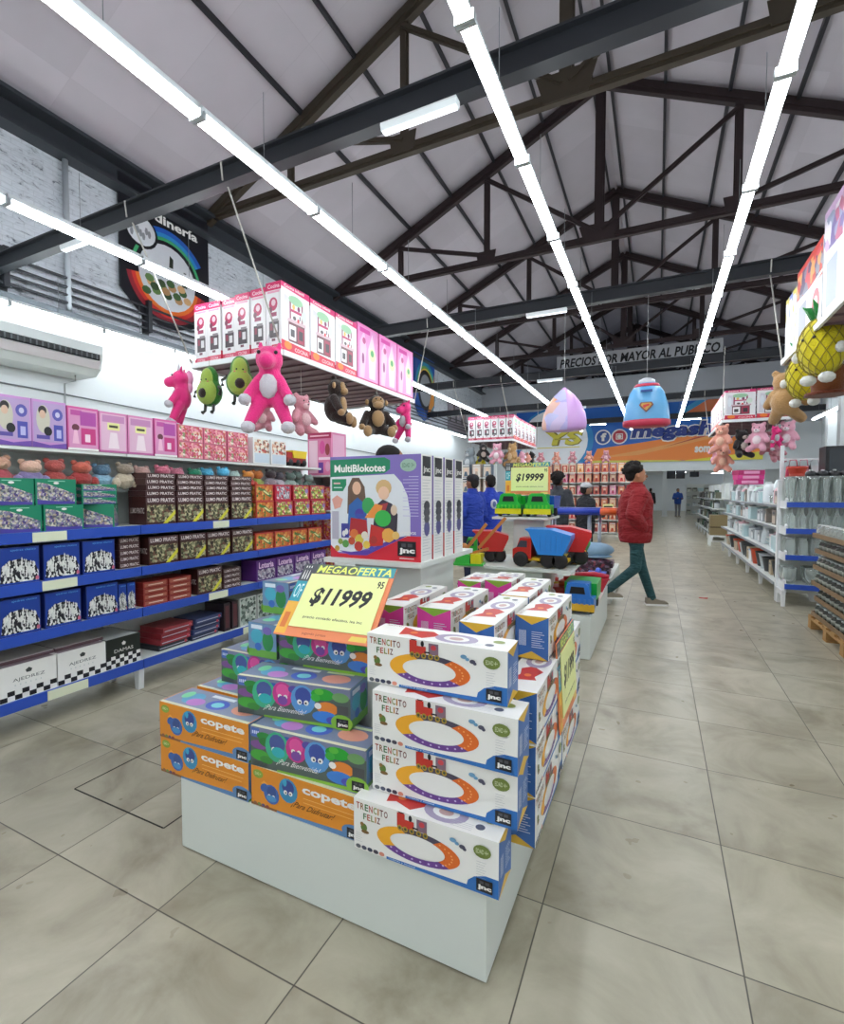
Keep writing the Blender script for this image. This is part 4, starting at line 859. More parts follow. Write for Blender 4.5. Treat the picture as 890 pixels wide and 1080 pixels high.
b = MB(); b.box(-4.45, 2.4, 24.22, 24.26, 7.25, 7.98, C('#c6c8ce')); F = Face(b, (-4.45, 24.22, 7.25), (6.85, 0, 0), (0, 0, .73)); F.text('PRECIOS POR MAYOR AL PUBLICO', .02, .22, .98, .80, C('#15151c'), .03, .01)
tag(b.build('wholesale_sign'), 'grey board reading PRECIOS POR MAYOR AL PUBLICO above the far wall', 'sign')
# ================================================================== PLUSH TOYS (origin at the base, hung from above)
def eyes(b, pts, r, m=K_):
    for p in pts: b.ell(p, (r, r * .7, r), m, None, 8)
def eyeparts(t, pts, r):
    for p in pts:
        b = MB(); b.ell(p, (r, r * .7, r), K_, None, 8); b.build('eye' if p[0] else 'nose', t)
def plush_unicorn():
    t = thing('plush_unicorn', None, 'plush toy'); pk = plush('#ee2f84', .8); wh = plush('#c9c4cc')
    b = MB(); b.ell((0, .02, .50), (.15, .13, .20), pk, None, 14); b.ell((0, -.02, .82), (.15, .14, .15), pk, None, 14); cap(b, (0, -.08, .80), (0, -.2, .76), .10, .085, pk); cap(b, (0, 0, .62), (0, 0, .72), .12, .11, pk)
    for s in (-1, 1):
        cap(b, (s * .10, -.02, .60), (s * .22, -.12, .40), .065, .055, pk); cap(b, (s * .10, -.02, .36), (s * .20, -.10, .12), .085, .065, pk); b.ell((s * .10, .02, .97), (.035, .025, .06), pk, None, 8)
    remesh(b, 'body', t, .022, pk)
    for s in (-1, 1):
        b = MB(); b.ell((s * .235, -.15, .36), (.07, .07, .065), wh, None, 10); b.build('hoof', t); b = MB(); b.ell((s * .21, -.13, .07), (.08, .08, .07), wh, None, 10); b.build('hoof', t)
    b = MB(); b.ell((0, -.09, .52), (.10, .07, .14), wh, None, 10); b.build('belly', t)
    b = MB(); b.lathe([(.035, 0), (.028, .05), (.012, .11), (.001, .15)], wh, (0, -.04, .94), 8); b.build('horn', t)
    b = MB(); b.ell((0, .12, .84), (.04, .07, .14), plush('#f2a0c8'), None, 8); b.ell((0, .13, .68), (.035, .05, .10), plush('#f2a0c8'), None, 8); b.build('mane', t)
    eyeparts(t, ((-.09, -.13, .87), (.09, -.13, .87)), .022); return t
def plush_avocado():
    t = thing('plush_avocado', None, 'plush toy'); g1, g2 = plush('#2f7a22'), plush('#9fb84e')
    b = MB(); b.ell((0, .02, .26), (.19, .13, .20), g1, None, 16); b.ell((0, .02, .44), (.13, .10, .19), g1, None, 16); remesh(b, 'body', t, .018, g1)
    b = MB(); b.ell((0, -.045, .255), (.168, .10, .175), g2, None, 16); b.ell((0, -.035, .43), (.105, .08, .165), g2, None, 16); remesh(b, 'flesh', t, .016, g2)
    b = MB(); b.ell((0, -.13, .23), (.065, .04, .07), plush('#2a1c16'), None, 12); b.build('pit', t)
    for s in (-1, 1):
        b = MB(); b.tube([(s * .16, 0, .33), (s * .23, -.03, .27), (s * .22, -.05, .20)], [.02, .018, .024], plush('#20241a'), 8); b.build('arm', t)
        b = MB(); b.tube([(s * .07, 0, .09), (s * .075, -.01, .0), (s * .085, -.05, -.03)], [.022, .02, .028], plush('#20241a'), 8); b.build('leg', t)
    b = MB(); eyes(b, ((-.04, -.105, .42), (.04, -.105, .42)), .012); b.ell((-.065, -.1, .39), (.015, .01, .01), plush('#d87a70')); b.ell((.065, -.1, .39), (.015, .01, .01), plush('#d87a70')); b.build('face', t); return t
def plush_monkey():
    t = thing('plush_monkey', None, 'plush toy'); br, tn = plush('#2c1a14', .6), plush('#b08c62')
    b = MB(); b.ell((0, .03, .28), (.19, .16, .22), br, None, 14); b.ell((0, 0, .58), (.15, .13, .14), br, None, 14)
    for s in (-1, 1):
        cap(b, (s * .16, 0, .40), (s * .26, -.10, .22), .07, .06, br); cap(b, (s * .11, -.02, .14), (s * .19, -.18, .08), .09, .07, br)
    b.ell((0, .04, .74), (.04, .04, .05), br, None, 8)
    remesh(b, 'body', t, .02, br)
    b = MB(); b.ell((0, -.10, .60), (.105, .05, .085), tn, None, 12); b.ell((0, -.12, .54), (.095, .07, .06), tn, None, 12); b.build('face', t)
    b = MB(); b.ell((0, -.11, .32), (.11, .06, .14), tn, None, 12); b.build('belly', t)
    for s in (-1, 1):
        b = MB(); b.ell((s * .165, 0, .60), (.035, .03, .05), tn, None, 8); b.build('ear', t)
        b = MB(); b.ell((s * .275, -.13, .17), (.06, .06, .055), tn, None, 10); b.build('hand', t)
        b = MB(); b.ell((s * .20, -.24, .09), (.075, .06, .095), tn, None, 10); b.build('foot', t)
    eyeparts(t, ((-.04, -.155, .635), (.04, -.155, .635)), .015); return t
def plush_bear(c1, c2, nm='plush_bear'):
    t = thing(nm, None, 'plush toy'); a = plush(c1); c = plush(c2)
    b = MB(); b.ell((0, 0, .25), (.15, .13, .17), a, None, 12); b.ell((0, -.01, .50), (.14, .12, .125), a, None, 12)
    for s in (-1, 1):
        b.ell((s * .10, 0, .61), (.05, .035, .05), a, None, 8); cap(b, (s * .12, -.02, .36), (s * .2, -.08, .24), .055, .05, a); cap(b, (s * .08, -.02, .13), (s * .14, -.14, .06), .07, .065, a)
    remesh(b, 'body', t, .02, a)
    b = MB(); b.ell((0, -.11, .46), (.06, .05, .045), c, None, 10); b.build('muzzle', t); b = MB(); b.ell((0, -.09, .26), (.09, .06, .1), c, None, 10); b.build('belly', t)
    eyeparts(t, ((-.05, -.115, .53), (.05, -.115, .53), (0, -.155, .475)), .014); return t
def plush_pineapple():
    t = thing('plush_pineapple', None, 'plush toy'); ye = plush('#e0cf10', .72)
    b = MB(); b.ell((0, 0, .40), (.23, .20, .32), ye, None, 18); 
    gm = plush('#9a8a08')
    o = remesh(b, 'body', t, .025, ye)
    for s in (-1, 1):
        for k in range(-3, 4):
            b = MB(); pts = []
            for i in range(13):
                th = -1.25 + 2.5 * i / 12; ph = -PI / 2 + s * th * .9 + k * .5
                pts.append((.236 * math.cos(th) * math.cos(ph), .206 * math.cos(th) * math.sin(ph), .40 + .325 * math.sin(th)))
            b.tube(pts, .005, gm, 5); b.build('stitching', t)
    b = MB()
    for i in range(9):
        a = 2 * PI * i / 9; r = .07
        b.tube([(r * math.cos(a), r * math.sin(a), .68), (.13 * math.cos(a), .13 * math.sin(a), .80), (.19 * math.cos(a), .19 * math.sin(a), .82 + .05 * (i % 2))], [.035, .03, .004], plush('#1f8a3c'), 6)
    b.build('leaf_crown', t)
    for s in (-1, 1):
        b = MB(); b.ell((s * .10, -.06, .05), (.07, .09, .06), plush('#e6e6e0'), None, 10); b.build('foot', t)
        b = MB(); b.ell((s * .235, -.06, .33), (.05, .05, .06), plush('#e6e6e0'), None, 10); b.build('hand', t)
    eyeparts(t, ((-.06, -.195, .47), (.06, -.195, .47)), .018); return t
UNI, AVO, MON, PNA = Proto(plush_unicorn()), Proto(plush_avocado()), Proto(plush_monkey()), Proto(plush_pineapple())
PBR, TAN, PUP = Proto(plush_bear('#cf8c98', '#e4bcc0')), Proto(plush_bear('#b98f5e', '#d0b088')), Proto(plush_bear('#e8a8bc', '#f4e4e8'))
BLB = Proto(plush_bear('#1c1618', '#b8a8a0')); GRE = Proto(plush_bear('#8a9298', '#c8ccd0')); YEL = Proto(plush_bear('#c8b820', '#e0d880'))
SAL = Proto(plush_bear('#e09a88', '#e8b8a0'))
# ================================================================== KITCHEN PLAYSET BOXES AND HANGING SHELVES
def kitchen_mesh(kind):
    w, d, h = .50, .225, .76
    base = {'k': '#e6e2e4', 'p': '#e07ab4'}[kind]
    b = MB(); b.box(-w/2, w/2, -d/2, d/2, 0, h, C(base)); f = faces(b, w, d, h)
    for k in 'FB':
        F = f[k]
        if kind == 'k':
            F.poly([(0, 0), (1, 0), (1, .13), (0, .16)], C('#cf2848')); F.el(.22, .10, .13, .06, C('#e87a2c'), 14); F.text('COCINA', .45, .04, .93, .10, C('#f0c8cc'), .02)
            F.poly([(0, .93), (1, .90), (1, 1), (0, 1)], C('#d43a74')); F.text('Cocina Infantil', .1, .94, .8, .985, W_, .02)
            F.poly([(.06, .2), (.3, .17), (.34, .8), (.1, .84)], C('#d2cdd6')); F.rect(.24, .17, .82, .46, C('#6f4249')); F.rect(.27, .2, .50, .42, C('#ece8e8')); F.rect(.31, .25, .45, .36, C('#4a4448')); F.rect(.56, .19, .79, .43, C('#a3304c')); F.rect(.60, .24, .75, .38, C('#3a2c34')); F.rect(.20, .46, .86, .51, C('#c8aab2')); F.rect(.28, .51, .33, .84, C('#8a4a5c')); F.rect(.70, .51, .75, .80, C('#8a4a5c')); F.el(.5, .80, .25, .07, C('#9cc4a0')); F.rect(.3, .62, .75, .66, C('#b84068')); F.el(.42, .70, .05, .04, C('#e0b060')); F.el(.6, .70, .05, .04, C('#7a3a5a')); F.rect(.62, .53, .66, .60, C('#5a5a60')); F.el(.45, .54, .06, .03, C('#5a4a4e')); F.el(.58, .52, .04, .03, C('#c8303c')); F.el(.8, .62, .1, .09, C('#cfdccf')); F.el(.16, .6, .07, .16, C('#dcdfe6'))
        else:
            F.rect(.04, .04, .96, .96, C('#d98fc0')); F.poly([(.1, .05), (.3, .05), (.42, .6), (.3, .9), (.12, .7)], C('#f0b8d8')); F.poly([(.55, .08), (.85, .08), (.9, .5), (.7, .9), (.5, .6)], C('#e8c8dc')); F.el(.7, .52, .16, .12, C('#d8d8a0')); F.el(.7, .55, .08, .06, C('#4a9a5a')); F.el(.3, .72, .08, .06, C('#b84a80')); F.rect(.0, .0, 1, .04, C('#c02a70')); F.el(.25, .4, .06, .1, C('#8a3a70')); F.rect(.1, .86, .6, .94, C('#c83c94'))
    for k in 'LR':
        F = f[k]
        if kind == 'k':
            F.rect(0, .88, 1, 1, C('#d02a64')); F.text('Cocina', .12, .91, .9, .97, C('#f4d8e4'), .02); F.rect(.1, .84, .9, .87, C('#e0a0b8')); F.rect(0, 0, 1, .09, C('#c83c5c')); F.text('COCINA', .2, .02, .8, .07, C('#f0d0d8'))
            F.el(.48, .68, .28, .10, C('#b8305c'), 12); F.el(.5, .70, .14, .05, C('#e6c4d0'), 10); F.el(.3, .60, .12, .05, C('#7a3a50'), 10); F.rect(.26, .50, .7, .56, C('#9a3a5c')); F.rect(.2, .19, .84, .43, C('#4c4046')); F.rect(.5, .26, .74, .38, C('#d8d4d6')); F.rect(.26, .3, .42, .4, C('#8a3a4c')); F.rect(.36, .14, .6, .18, C('#7a4a5a')); F.rect(.4, .42, .8, .46, C('#8a8086')); F.rect(.86, .1, .88, .84, C('#c8c4c8'))
        else: F.rect(.08, .05, .92, .95, C('#d070a8')); F.rect(.2, .5, .8, .9, C('#ecc4dc')); F.rect(.2, .26, .8, .30, W_)
    f['T'].rect(.05, .05, .95, .95, C('#d86a98'))
    return b.build('play_kitchen_box' if kind == 'k' else 'pink_doll_set_box')
kit, pset = Stock(kitchen_mesh('k')), Stock(kitchen_mesh('p'))
def canopy(x0, x1, y0, y1, yb0, yb1, label):
    t = thing('hanging_shelf', label, 'shelf', ((x0 + x1) / 2, (y0 + y1) / 2, 3.03)); hx, hy = (x1 - x0) / 2, (y1 - y0) / 2
    b = MB()
    for s in (-1, 1):
        b.box(-hx, hx, s * hy - .015, s * hy + .015, -.01, .05, STEELW); b.box(s * hx - .015, s * hx + .015, -hy + .015, hy - .015, -.01, .05, STEELW)
    b.build('frame', t)
    b = MB(); b.box(-hx + .016, hx - .016, -hy + .016, hy - .016, .02, .046, mat('#8c7078', .5, .15, 30)); b.build('board', t)
    b = MB(); n = int((y1 - y0) / .25)
    for i in range(1, n): y = -hy + i * (2 * hy) / n; b.box(-hx + .02, hx - .02, y - .006, y + .006, .0, .0195, mat('#776068', .5))
    b.build('slats', t)
    cy = (y0 + y1) / 2
    for sx in (-1, 1):
        for sy, yb in ((-1, yb0), (1, yb1)):
            b = MB(); b.tube([(sx * hx, sy * hy, .05), (sx * hx, yb - cy, 1.46)], .009, mat('#b9b5ae', .8), 6); b.tube([(sx * hx, yb - cy - .05, 1.46), (sx * hx, yb - cy - .07, 1.62), (sx * hx, yb - cy, 1.66)], .009, mat('#b9b5ae', .8), 6); b.build('rope', t)
    return t
Z3 = 3.081
canopy(-5.32, -3.86, 4.36, 7.72, 3.6, 8.3, 'big white hanging shelf on ropes, loaded with pink kitchen toy boxes, left of the aisle')
gk = 'play kitchen boxes on the near hanging shelf'
xs = [-5.20, -4.95, -4.71, -4.47, -4.23, -3.985]
for i, x in enumerate(xs):
    kit.put((x, 4.63 + [.02, 0, .015, -.01, 0, -.01][i], Z3), H90, 'white play kitchen box, %s from the left on the near hanging shelf' % ORD[i] if i < 5 else 'play kitchen box at the front corner of the near hanging shelf', 'box', gk, (1, 1, [.97, .95, .95, .96, .98, 1.02][i]))
for i, y in enumerate((5.14, 5.66)): kit.put((-3.985, y, Z3), H90, ['play kitchen box just behind the corner one, facing the aisle', 'play kitchen box facing the aisle next to the pink doll sets'][i], 'box', gk, (1, 1, 1.0))
for i, y in enumerate((6.22, 6.82, 7.40)): pset.put((-3.985, y, Z3), H90, 'pink doll set box facing the aisle on the near hanging shelf, %s from the camera' % ORD[i], 'box', 'pink doll set boxes', (1.12, 1, 1.06))
for i, y in enumerate((5.2, 5.74, 6.3)): kit.put((-5.19, y, Z3), -H90, 'wall side kitchen box of the near hanging shelf, %s behind the front' % ORD[i], 'box', gk)
def hang(P, x, y, ztop, h0, s, rz, label, group=None):
    """hang a plush toy so its top is at ztop on a short cord"""
    o = P.place((x, y, ztop - h0 * s), rz, label, group, s)
    c = MB(); c.tube([(0, 0, h0 - .06), (0, .01, (3.06 - ztop) / s + h0)], .005, mat('#b9b5ae', .8), 5)
    if ztop < 3.06: c.build('cord', o)
    return o
hang(UNI, -5.44, 4.30, 3.02, 1.0, .74, -.9, 'bright pink plush unicorn hanging at the left corner of the near shelf')
hang(AVO, -4.93, 4.28, 3.0, .64, .86, .1, 'plush avocado hanging second from the left under the near shelf')
hang(AVO, -4.40, 4.26, 3.06, .64, .86, .75, 'plush avocado turned sideways beside the tall pink plush')
hang(UNI, -3.93, 4.24, 3.12, 1.0, 1.02, .55, 'tall pink plush animal hanging at the front corner of the near shelf')
hang(PBR, -4.55, 4.80, 2.66, .66, .66, .4, 'dusty pink plush dog hanging behind the pink legs', None)
hang(PBR, -4.10, 4.98, 2.72, .66, .85, 1.4, 'pale pink plush bear hanging behind the tall pink plush')
hang(MON, -3.90, 5.45, 3.02, .78, .86, 2.0, 'dark brown plush monkey seen from its side under the near shelf')
hang(MON, -3.85, 6.42, 2.98, .78, .90, .75, 'dark brown plush monkey facing the aisle under the near shelf')
hang(UNI, -3.90, 7.45, 3.02, 1.0, .72, -.3, 'bright pink plush unicorn at the far end of the near shelf')
canopy(-5.32, -3.92, 14.4, 17.6, 13.2, 17.8, 'far white hanging shelf with pink kitchen boxes, left of the far aisle')
gk2 = 'play kitchen boxes on the far left hanging shelf'
for i, x in enumerate(xs): kit.put((x - .03, 14.68, Z3), H90 if i % 2 == 0 else H90, 'play kitchen box fronting the far left hanging shelf, %s from the left' % ORD[i], 'box', gk2, (1, 1, .95))
for i in range(5): kit.put((-4.05, 15.2 + i * .52, Z3), H90, 'aisle side kitchen box of the far left hanging shelf, %s from the front' % ORD[i], 'box', gk2, (1, 1, .95))
for i, (P, dx, dy, zt, s) in enumerate(((GRE, .0, .1, 2.9, 1.25), (YEL, .27, .3, 2.70, .85), (BLB, .48, -.1, 2.98, .9), (YEL, .62, .35, 2.5, .8), (PUP, .90, 0, 2.98, 1.0), (GRE, 1.0, .55, 2.75, .9), (TAN, 1.34, .1, 2.98, 1.1), (PUP, 1.36, 1.15, 2.8, 1.0), (SAL, 1.36, 1.8, 2.8, 1.1), (TAN, 1.36, .62, 2.6, .75), (BLB, 1.36, 2.5, 2.9, 1.0))):
    hang(P, -5.3 + dx, 14.42 + dy, zt, .66, s, (i % 3 - 1) * .5 + (H90 if dy > .5 else 0), 'plush toy hanging under the far left shelf, %s counted from its left end' % ORD[i], 'plush toys under the far left shelf')
canopy(1.29, 2.52, 12.8, 16.0, 13.2 - .45, 17.8, 'far white hanging shelf with pink doll sets, right of the aisle')
for i in range(2): kit.put((1.62 + i * .6, 12.98, Z3), 0, ['left doll set box fronting the far right hanging shelf', 'right doll set box fronting the far right hanging shelf'][i], 'box', 'doll sets on the far right hanging shelf', (1.15, 1, .86))
for i in range(5): kit.put((1.42, 13.37 + i * .52, Z3), -H90, 'aisle side white box of the far right hanging shelf, %s from the front' % ORD[i], 'box', 'white toy boxes along the far right shelf', (1, 1, .82))
for i, (P, dx, dy, zt, s) in enumerate(((SAL, 0.02, 0, 3.0, 1.0), (PUP, .03, .65, 2.8, .95), (BLB, .40, .1, 2.88, 1.0), (PUP, .70, 0, 3.0, 1.0), (PBR, .92, .35, 2.85, .85), (UNI, 1.0, 0, 2.9, .55), (PUP, 1.24, .1, 3.02, 1.0), (SAL, .08, .45, 2.55, .95), (PBR, 1.15, .75, 2.7, .85))):
    hang(P, 1.27 + dx, 12.82 + dy, zt, .66 if P is not UNI else 1.0, s, (i % 3 - 1) * .5, 'plush toy hanging under the far right shelf, %s counted from its left end' % ORD[i], 'plush toys under the far right shelf')
canopy(1.36, 2.75, 4.3, 7.42, 3.6, 8.3, 'white hanging shelf with boxed toys at the right edge, above the glassware')
gr = 'boxed toys on the right hanging shelf'
def bigbox(w, d, h, cols, nm):
    b = MB(); b.box(-w/2, w/2, -d/2, d/2, 0, h, C('#e2e2e6')); f = faces(b, w, d, h); pm = pic(nm, cols, 9)
    for k in 'FB':
        F = f[k]; F.poly([(0, .62), (1, .55), (1, 1), (0, 1)], pm); F.rect(.0, .93, 1, 1, C(cols[0])); F.rect(.1, .08, .42, .5, C(cols[1])); F.rect(.5, .1, .62, .52, C('#c8c8cc')); F.el(.78, .3, .14, .18, C(cols[2]), 14); F.el(.78, .3, .07, .09, C('#e8e4e0')); F.rect(.05, .03, .95, .05, C('#9a9aa8')); F.poly([(0, .5), (1, .58), (1, .62), (0, .54)], W_)
    for k in 'LR': f[k].rect(.1, .08, .9, .92, C('#cfd0d8')); f[k].rect(.1, .75, .9, .92, C(cols[0])); f[k].rect(.25, .3, .75, .6, C(cols[2]))
    return Stock(b.build('large_toy_box'))
B1 = bigbox(.95, .3, .82, ['#c04038', '#8a8a98', '#c84a54', '#e0a060', '#5a4a6a'], 'bigred'); B2 = bigbox(.95, .3, .98, ['#c8a8c8', '#9aa0b8', '#b86a84', '#e0d8e0', '#7a6a9a'], 'bigpurple')
B3 = bigbox(.16, .3, .70, ['#c8b84a', '#d8d8e0', '#c8a05a'], 'bigyel'); B4 = bigbox(.16, .3, .70, ['#6a7ab8', '#d8d8e0', '#8a9ad0'], 'bigblu')
for i, y in enumerate((7.30, 7.13, 6.96)): (B3 if i != 1 else B4).put((1.53, y, Z3), -H90, '%s slim box, counted from the far end of the right hanging shelf' % ORD[i], 'box', gr)
B1.put((1.53, 6.38, Z3), -H90, 'large red and white toy box on the right hanging shelf', 'box', gr)
B2.put((1.53, 5.40, Z3), -H90, 'largest pale purple toy box at the right edge of the view on the hanging shelf', 'box', gr)
hang(TAN, 1.40, 7.42, 2.98, .66, 1.0, PI - .4, 'tan plush bear hanging at the far end of the right shelf')
hang(PNA, 1.52, 7.0, 3.20, .88, .86, -.5, 'yellow plush pineapple with white feet, the farther and lower one')
hang(PNA, 1.45, 6.12, 3.34, .88, .92, -.9, 'yellow plush pineapple at the right edge, the nearer one')
t = thing('plush_pot', 'brown plush flower pot hanging below the pineapples', 'plush toy', (1.62, 6.62, 2.52))
b = MB(); b.lathe([(.10, 0), (.14, .02), (.16, .2), (.17, .22), (.17, .26), (.15, .27)], plush('#8a4a1c'), (0, 0, 0), 16); b.build('pot', t)
b = MB(); b.lathe([(.15, 0), (.20, .005), (.20, .03), (.15, .035)], plush('#7a3416'), (0, 0, -.03), 16); b.build('saucer', t)
# two dome shaped bags hanging
for i, (x, nm, c1, c2, lab) in enumerate(((-1.40, 'purple', '#cfa0dc', '#b8a8dc', 'purple and lilac dome shaped play tent pack hanging above the display'), (-.17, 'blue', '#5fa6d8', '#c0304c', 'blue dome shaped pack with a red rim and a shield emblem, hanging near the aisle'))):
    t = thing('hanging_toy_pack', lab, 'toy pack', (x, 8.3, 2.47), 0, None)
    b = MB(); prof = [(.30, 0), (.35, .04), (.36, .12), (.335, .28), (.26, .45), (.16, .58), (.06, .67), (.015, .71)] if i == 0 else [(.29, 0), (.32, .03), (.325, .12), (.30, .32), (.24, .52), (.17, .62), (.10, .68), (.03, .70)]
    cmain = mat(c1, .35, .1, 3, 0, .3)
    b.lathe([(r, z) for r, z in prof], cmain, (0, 0, 0), 24); o = b.build('cover', t); o.scale = (1, .6, 1)
    if i == 0:
        b = MB(); pr = [(r * 1.006, z) for r, z in prof[:-1]]; n = 24
        vs = []; K = 9
        for r, z in pr:
            for k in range(K): a = -PI * .98 + k * (PI * .56) / (K - 1); vs.append((r * math.cos(a), r * .6 * math.sin(a), z))
        fs = [(j * K + k, j * K + k + 1, (j + 1) * K + k + 1, (j + 1) * K + k) for j in range(len(pr) - 1) for k in range(K - 1)]
        b.add(vs, fs, pic('pastel', ['#c4bcec', '#d8c8ec', '#e8b8a8', '#c8c8f0', '#e8a880', '#b8b0e4'], 5), True); b.build('printed_panel', t)
    else:
        b = MB(); b.lathe([(.295, -.005), (.335, .015), (.337, .085), (.325, .095)], mat(c2, .4), (0, 0, 0), 24); o = b.build('rim', t); o.scale = (1, .62, 1)
        b = MB(); b.lathe([(.19, .60), (.165, .645), (.15, .645)], mat(c2, .4), (0, 0, 0), 20); b.lathe([(.12, .66), (.11, .71), (.05, .74)], mat('#c8ccd4', .4), (0, 0, 0), 14); o = b.build('top_band', t); o.scale = (1, .62, 1)
        b = MB(); b.prism([(-.075, .34), (.075, .34), (.098, .30), (0, .19), (-.098, .30)], -.222, -.17, C('#8a4a44')); b.prism([(-.058, .328), (.058, .328), (.075, .30), (0, .215), (-.075, .30)], -.226, -.222, C('#c8a04a')); b.prism([(-.045, .295), (.04, .315), (.045, .285), (-.015, .265), (0, .24), (-.04, .265)], -.23, -.226, C('#c83a34')); b.build('shield_emblem', t)
        b = MB(); b.prism([(-.08, .50), (.08, .50), (.08, .53), (-.08, .53)], -.2, -.17, C('#1f3f86')); b.build('label_strip', t)
    b = MB(); b.tube([(0, 0, .66), (0, 0, 2.0)], .004, mat('#9a9a9a'), 5); b.build('string', t)
# ================================================================== SECOND DISPLAY WITH TOY TRUCKS
def display(name, label, y, zt=.38, x0=-1.8, x1=-.5, ln=1.6):
    t = thing(name, label, 'display stand', ((x0 + x1) / 2, y, 0)); hx = (x1 - x0) / 2
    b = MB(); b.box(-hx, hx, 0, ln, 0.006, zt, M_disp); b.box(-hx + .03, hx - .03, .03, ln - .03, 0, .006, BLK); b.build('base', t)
    return t
t = display('display_plinth', 'white stepped display stand holding the toy trucks', 4.39)
b = MB(); b.box(-.50, .20, .15, .95, .38, .725, M_disp); b.build('lower_column', t)
b = MB(); b.box(-.60, .47, .08, 1.08, .726, .75, M_disp); b.build('lower_shelf', t)
b = MB(); b.box(-.22, .10, .70, 1.05, .75, 1.175, M_disp); b.build('upper_column', t)
b = MB(); b.box(-.42, .17, .58, 1.2, 1.176, 1.20, M_disp); b.build('upper_shelf', t)
sign('price_sign', 'yellow $19999 price card above the two green toy trucks', .50, .36, '19999', (-1.305, 5.42, 1.43), (0, 0, 0), '95')
b = MB(); b.box(-.012, .012, -.012, .012, 0, .24, STEELW); b.box(-.08, .08, -.05, .05, 0, .012, STEELW); tag(b.build('sign_post', None, (-1.305, 5.45, 1.2)), 'short white post carrying the $19999 card', 'sign post')
def cabin(b, w, c, y0, z0, m2, s=1.0):
    """truck cab front facing -Y with an open windscreen arch"""
    out = [(-w/2, 0), (w/2, 0), (w/2, .10 * s), (w*.40, .13 * s), (w*.34, .21 * s), (w*.22, .235 * s), (-w*.22, .235 * s), (-w*.34, .21 * s), (-w*.40, .13 * s), (-w/2, .10 * s)]
    b.prism([(x, z + z0) for x, z in out], y0, y0 + .03, c)
    b.prism([(x, z + z0) for x, z in [(-w*.24, .14 * s), (w*.24, .14 * s), (w*.2, .2 * s), (-w*.2, .2 * s)]], y0 - .004, y0, m2)
    b.box(-w/2, w/2, y0 + .03, y0 + .2, z0, z0 + .10 * s, c); b.box(-w*.34, w*.34, y0 + .03, y0 + .2, z0 + .10 * s, z0 + .225 * s, c)
def front_truck(col, bump, bed, label, loc, w=.26):
    t = thing('toy_truck', label, 'toy truck', loc); P = lambda h: mat(h, .28, .03)
    b = MB(); cabin(b, w, P(col), -.16, .035, BLK, .9); b.build('cab', t)
    b = MB(); b.box(-w/2 - .008, w/2 + .008, -.185, -.16, .03, .085, P(bump))
    for i in range(6): b.box(-w*.42 + i * w*.155, -w*.36 + i * w*.155, -.19, -.185, .085, .125, P('#5cc83c' if col == '#22b03a' else '#3a78c8'))
    b.build('bumper', t)
    b = MB(); b.prism([(.05, .09), (.36, .09), (.42, .22), (.03, .22)], -w/2 - .005, w/2 + .005, P(bed), 'x'); b.build('bed', t)
    for sx in (-1, 1):
        for y in (-.08, .24):
            b = MB(); b.lathe([(.03, -.02), (.045, -.015), (.045, .015), (.03, .02)], BLK, (sx * (w/2 - .02), y, .045), 12, 'x'); b.build('wheel', t)
    return t
front_truck('#22b03a', '#d8d020', '#22b03a', 'green and yellow toy truck, left one of the pair under the $19999 card', (-1.415, 5.20, 1.201))
front_truck('#22b03a', '#d8d020', '#2255c0', 'green toy truck with a blue bed, right one under the $19999 card', (-1.11, 5.20, 1.201))
front_truck('#2f74c8', '#d8a82c', '#1fa83c', 'blue toy truck with a yellow bumper at the front corner of the truck display', (-.62, 4.61, .381), .25).scale = (1.1, 1, 1.12)
def dump_truck(label, loc, rz, cab, bed, chas, s=1):
    t = thing('toy_dump_truck', label, 'toy truck', loc, rz); P = lambda h: mat(h, .28, .03)
    b = MB(); b.prism([(-.26, .08), (-.26, .17), (-.22, .19), (-.19, .28), (-.08, .28), (-.08, .08)], -.10, .10, P(cab)); b.build('cab', t)
    b = MB(); b.prism([(-.22, .19), (-.185, .255), (-.12, .255), (-.12, .19)], -.103, .103, C('#3a3c48')); b.build('window', t)
    b = MB(); b.box(-.24, .26, -.07, .07, .06, .09, P(chas)); b.prism([(.02, .09), (.22, .09), (.24, .13), (.02, .13)], -.08, .08, P(chas)); b.build('chassis', t)
    b = MB(); b.prism([(-.10, .34), (-.14, .37), (.10, .37), (.29, .32), (.29, .28), (.22, .13), (-.01, .13)], -.13, .13, P(bed))
    for i in range(5): b.box(.0 + i * .05, .012 + i * .05, -.135, -.13, .15, .32, P(bed))
    b.build('tipper', t)
    for x in (-.18, .08, .19):
        for sy in (-1, 1):
            b = MB(); b.lathe([(.03, -.02), (.07, -.02), (.075, 0), (.07, .02), (.03, .02)], mat('#1a1414', .6), (x, sy * .10, .075), 16, 'y'); b.build('wheel', t)
    t.scale = (s,) * 3; return t
dump_truck('red toy dump truck with a bright blue tipper on the truck display', (-.98, 4.66, .752), .0, '#c82a20', '#2f86d8', '#e0b81c', .98)
dump_truck('toy dump truck with a red tipper behind the blue one', (-.86, 4.98, .752), .12, '#2255b0', '#cf2424', '#e8b81c', 1.0)
dump_truck('green toy truck with a big red tipper, left on the truck display', (-1.60, 4.80, .752), .3, '#2fae3a', '#c8302c', '#d8d020', .85)
t = thing('toy_loader', 'wooden toned toy loader arm on the left of the truck display', 'toy', (-1.58, 4.50, .752), 0.2); tw = mat('#b8763a', .4)
b = MB(); b.bar((-.12, 0, .12), (.10, 0, .40), .03, .03, tw); b.bar((.02, .02, .16), (.28, .02, .46), .03, .03, tw); b.build('arm', t)
b = MB(); b.bar((-.12, 0, .15), (-.12, 0, .02), .035, .035, tw); b.bar((-.12, 0, .09), (.12, 0, .16), .025, .025, tw); b.lathe([(.03, -.03), (.04, 0), (.03, .03)], tw, (-.12, 0, .17), 12, 'y'); b.build('linkage', t)
